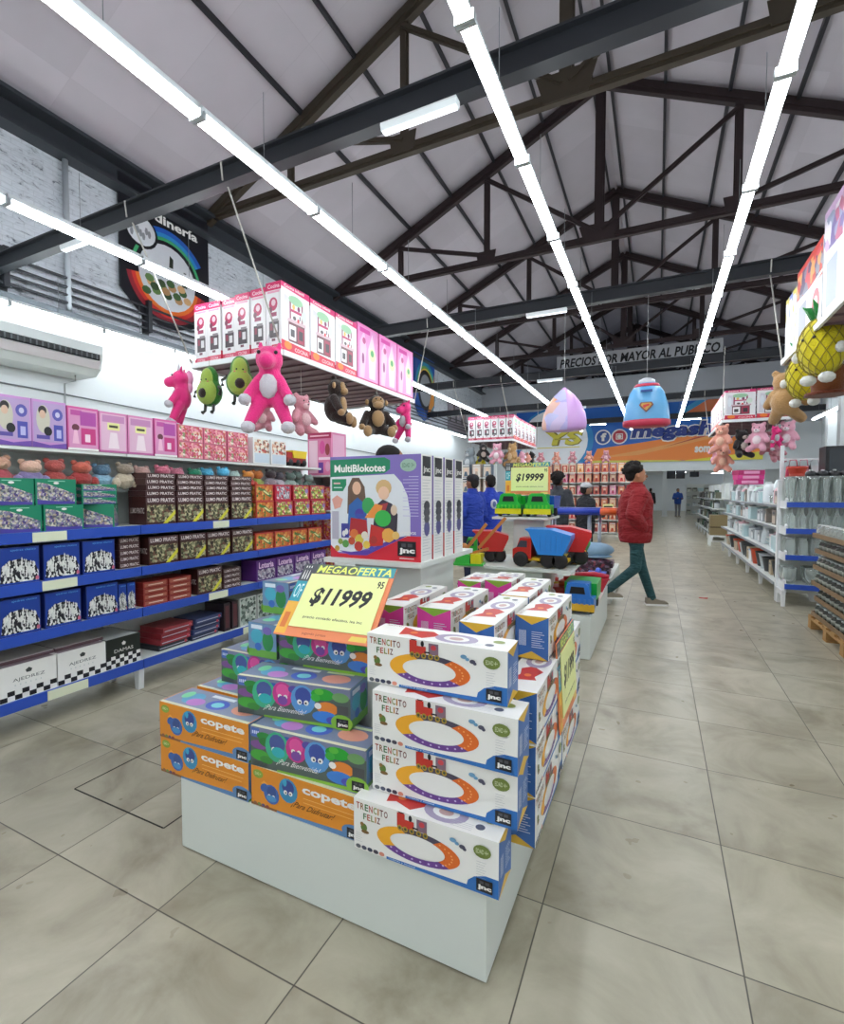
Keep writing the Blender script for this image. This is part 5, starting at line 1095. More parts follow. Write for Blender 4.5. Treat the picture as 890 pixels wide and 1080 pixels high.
b = MB(); b.box(-.22, .08, -.10, .10, 0, .02, mat('#3cb044', .3)); b.prism([(-.2, .02), (-.05, .02), (-.05, .1), (-.16, .14)], -.09, .09, mat('#3cb044', .3)); b.box(-.04, .06, -.09, .09, .02, .11, mat('#d8d020', .3)); b.build('body', t)
# red bag of toys and trucks on the base of the stand
def tool(label, loc, rz, c1, c2):
    t = thing('toy_bucket_set', label, 'toy', loc, rz); P = lambda h: mat(h, .3, .04)
    b = MB(); b.prism([(-.13, 0), (.13, 0), (.19, .13), (-.19, .13)], -.09, .09, P(c1)); b.box(-.20, .20, -.1, .1, .13, .145, P(c1)); b.build('tray', t)
    b = MB(); b.tube([(-.15, -.02, .17), (.05, -.02, .18), (.20, -.02, .16)], [.025, .03, .022], P(c2), 8); b.build('handle', t); return t
tool('red toy bucket set behind the blue truck on the base of the truck display', (-.72, 4.98, .381), .1, '#c82a22', '#e0582c')
tool('orange toy bucket set in the middle of the base of the truck display', (-.72, 5.28, .381), -.1, '#d83c22', '#d8302c')
tool('red toy bucket set at the far end of the base of the truck display', (-.66, 5.62, .381), .2, '#b8283c', '#c83048')
tool('green toy bucket set beside the blue truck on the base', (-1.08, 4.50, .381), 0, '#2a9a3a', '#1f8a30')
tool('blue toy bucket set at the aisle edge of the base', (-.62, 5.90, .381), H90, '#2448b8', '#2f5ad0')
tool('yellow toy bucket set at the middle of the base of the truck display', (-1.12, 5.20, .381), .2, '#d8b41c', '#c8302c')
dump_truck('small toy truck with a yellow tipper at the right end of the middle shelf', (-.80, 5.20, .752), -.2, '#2448b8', '#2f9a3a', '#c82a22', .62)
# third stand: play table, quilts, pillows
t = display('display_plinth', 'low white stand behind the truck display carrying bedding and a play table', 6.75, .34, -1.8, -.52, 1.5)
t = thing('play_table', 'blue and orange plastic play table on thin metal legs', 'toy table', (-.95, 7.35, .341))
b = MB(); b.box(-.50, .24, -.14, .14, .80, .90, mat('#1f3aa8', .3)); b.tube([(-.50, -.15, .85), (.24, -.15, .85)], .04, mat('#2444b8', .3), 10); b.build('blue_top', t)
b = MB(); b.box(.241, .45, -.14, .14, .80, .90, mat('#e8642c', .3)); b.tube([(.241, -.15, .85), (.45, -.15, .85)], .04, mat('#e8642c', .3), 10); b.build('orange_top', t)
for x in (-.42, .08, .22):
    for y in (-.11, .11):
        b = MB(); b.tube([(x, y, 0), (x, y, .8)], .013, mat('#b8c0c8', .3, .02, 3, .6), 8); b.build('leg', t)
for i, (dx, z, c) in enumerate(((-.02, .0, '#3a2436'), (.02, .10, '#4a2a40'))):
    b = MB(); b.ell((0, 0, .06), (.24, .15, .055), pic('quilt', ['#3a2030', '#5a3a50', '#8a3a4a', '#2a1c28', '#7a6a80'], 30), None, 16); b.box(-.22, .22, -.13, .13, .0, .09, pic('quilt', [], 1)); tag(b.build('folded_quilt', None, (-.76 + dx, 7.08, .345 + z)), 'dark patterned folded quilt on the low stand, %s of two' % ['lower', 'upper'][i], 'quilt')
b = MB(); b.ell((0, 0, .11), (.25, .15, .10), mat('#8fb0cc', .5, .15, 8), None, 18); b.ell((0, 0, .02), (.23, .14, .03), mat('#8fb0cc', .5, .15, 8), None, 14); tag(b.build('pillow_pack', None, (-.76, 7.08, .565)), 'pale blue pillow pack under the blue play table', 'pillow')
# ================================================================== PEOPLE
def cloth(h):
    key = ('c', h)
    if key in MATS: return MATS[key]
    m, t, b = nt('cloth_' + h.lstrip('#')); b.inputs['Base Color'].default_value = lin(h); b.inputs['Roughness'].default_value = .75
    n = t.nodes.new('ShaderNodeTexNoise'); n.inputs['Scale'].default_value = 5; n.inputs['Detail'].default_value = 2; n.inputs['Distortion'].default_value = 1.5
    mp = t.nodes.new('ShaderNodeMapping'); mp.inputs['Scale'].default_value = (1, 1, 2.6); t.links.new(coords(t), mp.inputs[0]); t.links.new(mp.outputs[0], n.inputs['Vector'])
    bp = t.nodes.new('ShaderNodeBump'); bp.inputs['Strength'].default_value = .9; bp.inputs['Distance'].default_value = .05
    t.links.new(n.outputs['Fac'], bp.inputs['Height']); t.links.new(bp.outputs[0], b.inputs['Normal'])
    MATS[key] = m; return m
def person(label, loc, rz, H=1.7, top='#8e1019', legs='#1f4a4e', hair='#17110f', skin='#b98060', shoes='#8a8070', step=.0, arms='pocket', hairstyle='curly', puffy=1.08, cap_c=None, emblem=False, vox=.011):
    t = thing('person', label, 'person', loc, rz); k = H / 1.75
    sk, tm, lm = mat(skin, .6), cloth(top), cloth(legs)
    # skeleton, facing -Y
    hip, kn, ank = .92, .49, .085
    LG = []
    for s in (-1, 1):
        f = step * s        # s=1 leg forward when step>0
        kx = s * .095; fy = -f * .36; by = -f * .12 - (.06 if f < 0 else .02)
        ay = fy + (.12 if f < 0 else 0); az = ank + (.10 if f < 0 else 0)
        LG.append(((s * .09, 0, hip - .02), (kx, by, kn), (s * .09, ay, az)))
    if arms == 'pocket': AR = [((s * .19, 0, 1.40), (s * .27, .09, 1.15), (s * .18, -.03, 1.00)) for s in (-1, 1)]
    elif arms == 'front': AR = [((s * .19, 0, 1.42), (s * .25, .02, 1.15), (s * .14, -.26, 1.16)) for s in (-1, 1)]
    else: AR = [((s * .19, 0, 1.42), (s * .23, .03, 1.14), (s * .24, -.04, .90)) for s in (-1, 1)]
    # body: one fused surface
    b = MB(); S = lambda p: tuple(c * k for c in p)
    cap(b, S((0, 0, .95)), S((0, 0, 1.2)), .095 * k, .095 * k, sk); cap(b, S((-.10, 0, 1.37)), S((.10, 0, 1.37)), .065 * k, .065 * k, sk); cap(b, S((0, 0, 1.2)), S((0, 0, 1.34)), .095 * k, .095 * k, sk)
    cap(b, S((0, .01, 1.42)), S((0, -.01, 1.54)), .052 * k, .05 * k, sk)
    b.ell(S((0, -.012, 1.635)), (.076 * k, .092 * k, .112 * k), sk, None, 18); b.ell(S((0, -.045, 1.575)), (.05 * k, .05 * k, .045 * k), sk, None, 12)
    cap(b, S((0, -.098, 1.645)), S((0, -.118, 1.612)), .010 * k, .016 * k, sk)
    for s in (-1, 1): b.ell(S((s * .08, .01, 1.625)), (.012 * k, .02 * k, .032 * k), sk, None, 8)
    b.ell(S((0, -.098, 1.578)), (.026 * k, .012 * k, .012 * k), sk, None, 8)
    for a_, e_, w_ in AR:
        cap(b, S(a_), S(e_), .05 * k, .038 * k, sk); cap(b, S(e_), S(w_), .038 * k, .026 * k, sk)
        d = (Vector(w_) - Vector(e_)).normalized(); c = Vector(w_) + d * .055; side = Vector((1, 0, 0)); nrm = d.cross(side).normalized()
        cap(b, S(w_), S(tuple(c)), .028 * k, .030 * k, sk); b.ell(S(tuple(c)), (.036 * k, .03 * k, .036 * k), sk, None, 10)
        for fi in range(4):
            o0 = c + side * ((fi - 1.5) * .020) + d * .02; L_ = (.062, .072, .068, .05)[fi]; o1 = o0 + d * L_ * .6; o2 = o1 + (d * .6 + nrm * .6).normalized() * L_ * .5
            cap(b, S(tuple(o0)), S(tuple(o1)), .0095 * k, .009 * k, sk); cap(b, S(tuple(o1)), S(tuple(o2)), .009 * k, .0075 * k, sk)
        sg = -1 if a_[0] > 0 else 1; h0 = c + side * sg * .03 - d * .02; h1 = h0 + (side * sg * .6 + d * .8).normalized() * .04; cap(b, S(tuple(h0)), S(tuple(h1)), .012 * k, .010 * k, sk); h2 = h1 + d * .025; cap(b, S(tuple(h1)), S(tuple(h2)), .010 * k, .008 * k, sk)
    for a_, e_, w_ in LG: cap(b, S(a_), S(e_), .065 * k, .045 * k, sk); cap(b, S(e_), S(w_), .043 * k, .03 * k, sk)
    remesh(b, 'body', t, vox, sk, 1)
    # face
    b = MB()
    for s in (-1, 1):
        b = MB(); b.ell(S((s * .031, -.096, 1.642)), (.014 * k, .008 * k, .008 * k), W_, None, 8); b.ell(S((s * .031, -.102, 1.642)), (.006 * k, .005 * k, .006 * k), K_, None, 8); b.build('eye', t)
        b = MB(); b.ell(S((s * .031, -.098, 1.664)), (.018 * k, .006 * k, .004 * k), mat(hair, .8), None, 8); b.build('eyebrow', t)
    b = MB(); b.ell(S((0, -.108, 1.578)), (.022 * k, .006 * k, .005 * k), mat('#8a4038', .6), None, 8); b.build('mouth', t)
    # hair
    hm = mat(hair, .9, .3, 40); b = MB(); rnd = random.Random(5)
    if hairstyle == 'curly':
        b.ell(S((0, .03, 1.70)), (.105 * k, .11 * k, .085 * k), hm, None, 14); b.ell(S((0, .07, 1.64)), (.09 * k, .07 * k, .09 * k), hm, None, 12)
        for i in range(70):
            a = rnd.uniform(0, 2 * PI); e = rnd.uniform(-.3, 1.4); d = Vector((math.cos(a) * math.cos(e), math.sin(a) * math.cos(e), math.sin(e)))
            if d.y < -.35 and d.z < .45: continue
            b.ell(S((d.x * .115, .035 + d.y * .12, 1.69 + d.z * .10)), (.030 * k,) * 3, hm, None, 7)
        remesh(b, 'hair', t, .01, hm, 0)
    else:
        b.ell(S((0, .015, 1.68)), (.086 * k, .098 * k, .082 * k), hm, None, 14); b.ell(S((0, .05, 1.63)), (.078 * k, .065 * k, .085 * k), hm, None, 12); remesh(b, 'hair', t, .011, hm, 1)
    if cap_c:
        cm = mat(cap_c, .7); b = MB(); b.ell(S((0, .01, 1.70)), (.095 * k, .108 * k, .075 * k), cm, None, 14); b.box(-.07 * k, .07 * k, -.19 * k, -.07 * k, 1.69 * k, 1.702 * k, cm); b.build('cap', t)
    # clothes
    z = k; p = puffy
    b = MB(); rings = [(.80, .165, .135), (.86, .185, .15), (1.0, .19, .155), (1.15, .185, .15), (1.30, .20, .155), (1.40, .175, .13), (1.46, .11, .095), (1.52, .07, .075)]
    n = 20; vs = [(rx * (1 + (p - 1) * .5) * math.cos(2 * PI * q / n) * z, ry * p * math.sin(2 * PI * q / n) * z + .005, h_ * z) for h_, rx, ry in rings for q in range(n)]
    fs = [(a * n + q, a * n + (q + 1) % n, (a + 1) * n + (q + 1) % n, (a + 1) * n + q) for a in range(len(rings) - 1) for q in range(n)] + [tuple(range(n - 1, -1, -1)), tuple((len(rings) - 1) * n + q for q in range(n))]
    b.add(vs, fs, tm, True)
    for a_, e_, w_ in AR: cap(b, S((a_[0] * .92, a_[1], a_[2] - .02)), S(e_), .082 * p * z, .070 * p * z, tm); cap(b, S(e_), S(w_), .070 * p * z, .056 * p * z, tm)
    remesh(b, 'jacket', t, max(.012, vox), tm, 4)
    b = MB(); b.ell(S((0, 0, .90)), (.15 * z, .12 * z, .10 * z), lm, None, 16)
    for a_, e_, w_ in LG: cap(b, S((a_[0], a_[1], a_[2] - .04)), S(e_), .088 * z, .066 * z, lm); cap(b, S(e_), S((w_[0], w_[1], w_[2] + .01)), .064 * z, .052 * z, lm)
    remesh(b, 'trousers', t, max(.012, vox), lm, 2)
    b = MB(); b.lathe([(.066 * z, 1.47 * z), (.078 * z, 1.50 * z), (.072 * z, 1.545 * z), (.060 * z, 1.545 * z)], tm, (0, 0, 0), 14); b.build('collar', t)
    for n_, (a_, e_, w_) in enumerate(LG):
        b = MB(); x, y, zz = w_[0] * z, w_[1] * z, (w_[2] - ank) * z; sm_ = mat(shoes, .6)
        b.prism([(y + .075, zz + .02), (y + .07, zz + .09), (y + .0, zz + .105), (y - .05, zz + .085), (y - .14, zz + .055), (y - .185, zz + .045), (y - .19, zz + .02)], x - .042, x + .042, sm_, 'x')
        b.ell((x, y - .12, zz + .035), (.046, .07, .035), sm_, None, 10)
        b.prism([(y + .08, zz), (y + .08, zz + .022), (y - .195, zz + .024), (y - .185, zz + .0)], x - .046, x + .046, W_, 'x'); b.build('shoe', t)
    if emblem:
        b = MB(); b.ell((0, .158 * z, 1.28 * z), (.06, .03, .08), mat('#c9ced6', .6), None, 12); b.ell((0, .178 * z, 1.28 * z), (.035, .015, .05), mat('#5a6a9a', .6), None, 10); b.build('back_emblem', t)
    return t
person('person walking in a puffy red jacket, teal trousers and pale sneakers, curly dark hair', (-.24, 6.80, 0), H90 + .25, 1.80, step=.62, puffy=1.3)
person('person in a blue uniform jacket and dark cap beside the other in blue', (-2.56, 7.10, 0), -1.95, 1.72, top='#1a3aa0', legs='#151c3a', skin='#8a5a44', arms='front', hairstyle='short', cap_c='#14161e', shoes='#20202a', vox=.014)
person('person in a blue uniform jacket with a white emblem on the back', (-2.44, 7.62, 0), -2.45, 1.74, top='#1c3cae', legs='#151c3a', skin='#8a5a44', arms='front', hairstyle='short', shoes='#20202a', emblem=True, vox=.014)
person('person standing behind the building blocks boxes, only black hair showing', (-1.80, 3.20, 0), 2.2, 1.80, top='#30343c', legs='#22242c', skin='#9a6a50', arms='down', hairstyle='short', vox=.014)
person('person in a dark grey jacket behind the green trucks', (-1.66, 9.3, 0), PI - .3, 1.80, top='#3c4046', legs='#22242c', skin='#7a5040', arms='front', hairstyle='curly', vox=.014)
person('person in black carrying a pale hooded bundle, right of the one in the grey jacket', (-1.12, 8.95, 0), 2.2, 1.62, top='#1a1c22', legs='#22242c', skin='#9a7058', arms='front', hairstyle='short', cap_c='#c8c8cc', vox=.014)
person('person in a dark blue jacket and grey trousers far down the aisle', (1.12, 33.0, 0), .3, 1.72, top='#1f4a9c', legs='#7a7c84', skin='#9a7058', arms='front', hairstyle='short', vox=.02)
person('person in black far down the aisle beside the white column', (-.35, 32.2, 0), 2.8, 1.74, top='#1c1c22', legs='#18181c', skin='#9a7058', arms='down', hairstyle='short', vox=.02)
# ================================================================== RIGHT SHELVING AND GLASSWARE
g = gondola('glassware_shelf', 'white end shelf with blue rails full of clear glass jars, facing the camera', 'shelving', 1, 1.06, ((.290, 0), (.663, 0), (.997, 0), (1.33, 0)), .40, 1.62, None)
g.location = (1.475, 7.56, 0)
for k, z in enumerate((.29, .663, .997, 1.33)):
    for s in (0, 1):
        b = MB(); x = .0 + s * 1.02
        b.prism([(0, z - .08), (.38, z - .08), (.38, z + .02), (.10, z + .02), (.05, z + .06), (0, z + .04)], x, x + .02, STEELW, 'x')
        b.build('side_bracket', g)
G1 = glassm('clear_glass', '#f2f8f6', .06, .82)
def glass(nm, prof, m=G1, lid=None):
    t = MB(); t.lathe(prof, m, (0, 0, 0), 12)
    if lid: t.lathe([(prof[-1][0] + .004, prof[-1][1]), (prof[-1][0] + .004, prof[-1][1] + .018), (.01, prof[-1][1] + .02)], lid, (0, 0, 0), 12)
    return Stock(t.build(nm))
vase = glass('glass_vase', [(.028, 0), (.035, .01), (.03, .10), (.042, .24), (.05, .33), (.044, .33), (.036, .24), (.024, .1), (.02, .02)])
jar = glass('glass_jar', [(.045, 0), (.052, .01), (.054, .15), (.04, .19), (.04, .20)], G1, mat('#a8aeb0', .3, .03, 5, .5))
bottle = glass('glass_bottle', [(.04, 0), (.045, .01), (.045, .14), (.018, .20), (.016, .25), (.02, .26)])
bowl = glass('glass_bowl', [(.05, 0), (.056, .01), (.08, .08), (.085, .20), (.08, .21), (.076, .20), (.07, .08), (.03, .015)])
for k, (z, S_, n, nm) in enumerate(((.291, bowl, 5, 'lowest'), (.664, jar, 8, 'second'), (.998, bottle, 9, 'third'), (1.331, vase, 9, 'top'))):
    for r in range(2):
        for i in range(n):
            S_.put((1.545 + (.93) * i / (n - 1), 7.66 + r * .17, z), 0, 'clear %s, %s in the %s row of the %s end unit shelf' % (S_.name.replace('_', ' '), ORD[i], ['front', 'rear'][r], nm), 'glassware', 'glassware on the %s shelf of the end unit' % nm)
for i in range(7):
    b = MB(); b.lathe([(.05, 0), (.06, .01), (.06, .05), (.04, .07)], mat('#26262a', .4), (0, 0, 0), 12); b.lathe([(.02, .07), (.02, .085), (.005, .09)], mat('#c8c8c8', .3), (0, 0, 0), 8)
    tag(b.build('dark_lidded_pot', None, (1.78 + i * .12, 7.86, 1.663)), 'small dark lidded pot on top of the glassware shelf, %s from the left' % ORD[i], 'pot', 'dark lidded pots')
b = MB(); b.box(-.5, .5, -.12, .12, 0, .012, STEELW); tag(b.build('top_board', None, (2.02, 7.85, 1.65)), 'white board topping the glassware end shelf', 'shelf board')
LV = ((.22, 0), (.62, .0), (.97, .03), (1.28, .06))
railw = mat('#8a8f96', .4)
g = gondola('aisle_shelf', 'long white shelving along the right side of the aisle with household goods', 'shelving', 5, 1.24, LV, .5, 1.62, None, railw, .03); g.location = (1.47, 14.3, 0); g.rotation_euler.z = -H90
g = gondola('aisle_shelf', 'farther white shelving along the right side of the aisle with darker goods', 'shelving', 5, 1.3, LV, .5, 1.75, None, railw, .03); g.location = (1.47, 23.6, 0); g.rotation_euler.z = -H90
def item(kind, c1, c2='#e0e0e0'):
    b = MB(); m, m2 = mat(c1, .4), mat(c2, .4)
    if kind == 'canister': b.lathe([(.08, 0), (.085, .01), (.085, .17), (.08, .175)], m, (0, 0, 0), 12); b.lathe([(.088, .176), (.088, .20), (.03, .215), (.03, .235), (.01, .24)], m2, (0, 0, 0), 12); nm = 'storage_canister'
    elif kind == 'bin': b.lathe([(.09, 0), (.13, .24), (.14, .25), (.125, .25), (.09, .02)], m, (0, 0, 0), 14); nm = 'plastic_bin'
    elif kind == 'bowls':
        for i in range(4): b.lathe([(.05, i * .03), (.12, .07 + i * .03), (.125, .075 + i * .03), (.11, .07 + i * .03), (.04, .01 + i * .03)], m if i % 2 else m2, (0, 0, 0), 14)
        nm = 'bowl_stack'
    elif kind == 'jug': b.lathe([(.07, 0), (.085, .05), (.07, .16), (.055, .22), (.06, .24)], m, (0, 0, 0), 12); b.tube([(.07, 0, .2), (.12, 0, .18), (.12, 0, .1), (.08, 0, .07)], .01, m, 6); nm = 'water_jug'
    elif kind == 'box': b.box(-.11, .11, -.09, .09, 0, .22, m); f = faces(b, .22, .18, .22); f['F'].rect(.08, .1, .92, .6, m2); f['F'].rect(.2, .7, .8, .85, C('#4a5260')); nm = 'homeware_box'
    elif kind == 'crate':
        b.prism([(-.13, 0), (.13, 0), (.16, .2), (-.16, .2)], -.12, .12, m); b.box(-.165, .165, -.125, .125, .2, .215, m2); nm = 'storage_crate'
    elif kind == 'glasses':
        for i in range(4): b.lathe([(.03, 0), (.038, .01), (.045, .15), (.04, .15), (.03, .02)], G1, (-.1 + .067 * i, 0, 0), 8)
        b.box(-.14, .14, -.05, .05, 0, .004, m2); nm = 'glass_set'
    return Stock(b.build(nm))
near = [item('canister', '#c8cdd0', '#8a9098'), item('box', '#b8bcc0', '#dfe2e4'), item('glasses', '#ffffff', '#c8ccd0'), item('bowls', '#dfe0dc', '#b8c8cc'), item('jug', '#cfd6da'), item('box', '#8a8078', '#c8b8a8'), item('canister', '#e4e6e8', '#d8b0b8'), item('crate', '#b8d0d4', '#dfe8ea')]
low = [item('bin', '#d8502c'), item('crate', '#e6eaec', '#7ab0d8'), item('crate', '#b8a890', '#8a7a68'), item('bin', '#3a3c40'), item('box', '#c8b498', '#a89878'), item('bin', '#c8d0d4')]
dark = [item('box', '#2a2c30', '#4a4e54'), item('canister', '#3a3c40', '#8a8e92'), item('crate', '#4a4844', '#8a8680'), item('box', '#6a6a5a', '#c8ccc0'), item('jug', '#3c5a4a')]
rnd = random.Random(11)
for u, (y0, y1, sets) in enumerate(((8.15, 14.2, near), (17.3, 23.5, dark))):
    for k, (z, dfr) in enumerate(LV):
        n = 19 if u == 0 else 13
        for i in range(n):
            S_ = rnd.choice(low if (k == 0 and u == 0) else sets + (near[:2] if u else []))
            sc = rnd.uniform(.85, 1.1)
            S_.put((1.47 + dfr + .16 + rnd.uniform(0, .03), y0 + (y1 - y0) * (i + .5) / n, z + .002), -H90 + rnd.uniform(-.1, .1), '%s, %s from the near end, %s shelf of the %s aisle unit' % (S_.name.replace('_', ' '), ORD[i], ['bottom', 'second', 'third', 'top'][k], ['near', 'far'][u]), 'homeware', '%s shelf goods in the %s aisle unit' % (['bottom', 'second', 'third', 'top'][k], ['near', 'far'][u]), (sc, sc, sc if k else sc * .95))
# taller goods standing on top
tops = [('#d8dcdc', .10, .30), ('#c8d0d0', .08, .36), ('#d8a8b0', .09, .26), ('#b8d8c8', .1, .28), ('#e0e4e8', .1, .32), ('#c8a0b8', .08, .3), ('#9aa0a8', .09, .25), ('#d8dfe0', .08, .38)]
for i in range(15):
    c, r, h = tops[(i * 5) % 8]
    b = MB(); b.lathe([(r * .8, 0), (r, .02), (r * .95, h * .8), (r * .5, h), (r * .3, h)], mat(c, .3), (0, 0, 0), 12); tag(b.build('tall_container', None, (1.70 + .05 * (i % 2), 8.3 + i * .40, 1.283)), 'tall pale container on the aisle shelving, %s from near end' % ORD[i], 'container', 'tall containers on the aisle shelving')
b = MB(); b.lathe([(.08, 0), (.12, .2), (.14, .21), (.14, .24), (.12, .24), (.08, .02)], mat('#c8402c', .5), (0, 0, 0), 14); b.lathe([(.10, .03), (.108, .18)], mat('#b03a28', .5), (0, 0, 0), 14); tag(b.build('flower_pot', None, (1.98, 9.5, 1.624)), 'red flower pot standing on the shelving behind the glassware', 'pot')
for i in range(3):
    b = MB(); b.box(-.25, .25, -.2, .2, 0, .10, C(['#c8287a', '#d83c8c', '#b82a6a'][i])); faces(b, .5, .4, .1)['F'].rect(.2, .2, .8, .8, C('#e8a0c4')); tag(b.build('magenta_box', None, (1.80, 12.8 + .02 * i, 1.64 + .104 * i), .1 * i), 'magenta flat box stacked on top of the aisle shelving, %s from the bottom' % ORD[i], 'box', 'magenta boxes')
b = MB(); b.box(-.2, .2, -.2, .2, 0, .55, C('#8a7a58')); b.box(-.201, .201, -.201, .201, .2, .24, C('#5a4a30')); b.build; tag(b.build('cardboard_carton', None, (1.52, 15.6, .30)), 'brown carton on a small white stool between the two aisle shelving units', 'box')
b = MB(); b.box(-.22, .22, -.22, .22, .26, .299, WHITE); 
for sx in (-1, 1):
    for sy in (-1, 1): b.bar((sx * .2, sy * .2, .265), (sx * .2, sy * .2, 0), .04, .04, WHITE)
b.box(-.2, .2, -.01, .01, .1, .14, WHITE); tag(b.build('white_stool', None, (1.52, 15.6, 0)), 'low white stool under the brown carton beside the aisle', 'stool')
# pallet with trays of jars
wood = mat('#a8804c', .7, .2, 14); kraft = mat('#80674a', .75, .12, 10)
t = thing('wooden_pallet', 'wooden pallet on the floor under the trays of dark jars', 'pallet', (1.50, 5.42, 0))
for i in range(5):
    b = MB(); b.box(0, .84, .02 + i * .25, .13 + i * .25, .118, .14, wood); b.build('deck_board', t)
for i in range(3):
    b = MB(); b.box(0, .84, [0, .5, 1.02][i], [.12, .62, 1.14][i], .0, .018, wood); b.build('bottom_board', t)
    for j in range(3):
        b = MB(); b.box([0, .37, .74][j], [.10, .47, .84][j], [0, .5, 1.02][i] + .01, [.11, .61, 1.13][i], .0185, .0975, wood); b.build('block', t)
for j in range(3): b = MB(); b.box([0, .37, .74][j], [.10, .47, .84][j], 0, 1.14, .098, .1175, wood); b.build('stringer_board', t)
jm = glassm('dark_jar_glass', '#4a4c48', .05, .25); 
bb = MB(); bb.lathe([(.050, 0), (.056, .012), (.056, .085), (.042, .104), (.042, .112)], jm, (0, 0, 0), 12); bb.lathe([(.046, .112), (.046, .124), (.01, .125)], mat('#9aa2a0', .3, .03, 5, .6), (0, 0, 0), 12); bb.lathe([(.0565, .03), (.0568, .075)], mat('#85877c', .5), (0, 0, 0), 12); djar = Stock(bb.build('preserve_jar'))
bb = MB(); bb.lathe([(.050, 0), (.056, .012), (.056, .085), (.042, .104), (.042, .112)], G1, (0, 0, 0), 12); bb.lathe([(.046, .112), (.046, .124), (.01, .125)], mat('#c8ccca', .3, .03, 5, .6), (0, 0, 0), 12); cjar = Stock(bb.build('clear_lid_jar'))
NX, NY = 6, 8
for L_ in range(6):
    z0 = .142 + L_ * .168; ox = 1.515 + .018 * math.sin(L_ * 2.1); oy = 5.44 + .015 * math.cos(L_ * 1.7)
    b = MB(); b.box(0, .78, 0, 1.06, 0, .008, kraft)
    for a_ in ((0, .78, 0, .008), (0, .78, 1.052, 1.06)): b.box(a_[0], a_[1], a_[2], a_[3], .008, .046, kraft)
    for a_ in ((0, .008), (.772, .78)): b.box(a_[0], a_[1], .008, 1.052, .008, .046, kraft)
    tag(b.build('cardboard_tray', None, (ox, oy, z0)), 'brown cardboard tray of jars, %s from the bottom of the pallet stack' % ORD[L_], 'tray', 'cardboard trays on the pallet')
    b = MB(); b.box(.01, .77, .01, 1.05, .0, .004, kraft)
    b = None
    for i in range(NX):
        for j in range(NY):
            if not (i == 0 or j == 0 or (L_ == 5 and j < 5)): continue
            (cjar if L_ == 5 else djar).put((ox + .072 + i * .127, oy + .075 + j * .13, z0 + .009), 0, '%s jar in column %s, row %s of the %s pallet tray' % ('clear' if L_ == 5 else 'dark', ORD[i], ORD[j], ORD[L_]), 'jar', 'jars in the %s tray' % ORD[L_])
b = MB(); b.prism([(-.13, 0), (.13, 0), (.16, .26), (-.16, .26)], -.13, .13, mat('#d8dade', .4)); b.build
t = thing('storage_box', 'white plastic box with a blue lid on the floor in front of the pallet', 'storage box', (1.69, 5.16, 0)); b2 = b.build('tub', t)
b = MB(); b.box(-.18, .18, -.15, .15, .261, .285, mat('#2a52c8', .35)); b.box(-.15, .15, -.12, .12, .285, .30, mat('#2a52c8', .35)); b.prism([(-.185, .2), (-.17, .2), (-.165, .29), (-.18, .29)], -.06, .06, mat('#2a52c8', .35)); b.build('lid', t)
b = MB(); b.add([(-.05, -.02, .002), (.04, -.035, .004), (.055, .01, .012), (.0, .03, .003), (-.06, .015, .008)], [(0, 1, 2, 3, 4)], mat('#c8302c', .6)); b.add([(-.05, -.02, .0), (.04, -.035, .0), (.055, .01, .008), (.0, .03, .0), (-.06, .015, .004)], [(4, 3, 2, 1, 0)], mat('#c8302c', .6)); tag(b.build('paper_scrap', None, (.60, 7.70, .001)), 'small red scrap of paper lying on the aisle floor', 'litter')
# floor hatch
b = MB(); hm_ = mat('#2c2a26', .8)
for x0, x1, y0, y1 in ((-2.553, -2.547, 1.37, 2.03), (-1.903, -1.897, 1.37, 2.03), (-2.547, -1.903, 1.367, 1.373), (-2.547, -1.903, 2.027, 2.033)): b.box(x0, x1, y0, y1, 0, .0015, hm_)
tag(b.build('floor_hatch'), 'thin dark seam of a square floor hatch left of the foreground display', 'floor hatch')
# ================================================================== BACKGROUND SHELVING WITH TOYS
M_added_panel = emit('lit_added_panel', (.92, .97, 1, 1), 14)  # glow of the lamps added in the far room
def toywall(x0, x1, y, h, zs, n, gen, label, grp, rail=None, face=0):
    t = thing('toy_shelf', label, 'shelving', (0, 0, 0))
    b = MB(); b.box(x0, x1, y + .35, y + .38, 0.1, h, WHITE); b.build('back_panel', t)
    for i in range(int((x1 - x0) / 1.1) + 1):
        x = min(x0 + i * 1.1, x1 - .04); b = MB(); b.box(x, x + .035, y + .30, y + .40, 0, h, STEELW); b.build('upright', t)
    for z in zs:
        b = MB(); b.box(x0, x1, y, y + .35, z - .025, z, rail or WHITE); b.build('shelf', t)
    for r, z in enumerate(zs):
        for i in range(n):
            x = x0 + (x1 - x0) * (i + .5) / n; gen((x, y + .16, z + .001), r, i)
    return t
rnd = random.Random(3)
def mini(c1, c2, nm, w=.2, h=.3):
    b = MB(); b.box(-w/2, w/2, -.08, .08, 0, h, C(c1)); F = Face(b, (-w/2, -.08, 0), (w, 0, 0), (0, 0, h)); F.rect(.08, .06, .92, .8, C(c2)); F.el(.5, .55, .22, .16, C('#e8c8b0'), 10); F.poly([(.25, .1), (.75, .1), (.62, .45), (.38, .45)], C(c1)); F.rect(.1, .86, .9, .95, W_); return Stock(b.build(nm))
minis = [mini('#c83038', '#e8b8a0', 'boxed_doll'), mini('#b83a60', '#e0a8c0', 'boxed_doll'), mini('#d87838', '#f0d0a0', 'boxed_doll'), mini('#8a3a3a', '#c8a088', 'boxed_doll'), mini('#d8b8a0', '#b85040', 'boxed_doll'), mini('#a8242c', '#d88a60', 'boxed_doll'), mini('#c04828', '#e0c0a0', 'boxed_doll'), mini('#7a2a34', '#c86a5a', 'boxed_doll')]
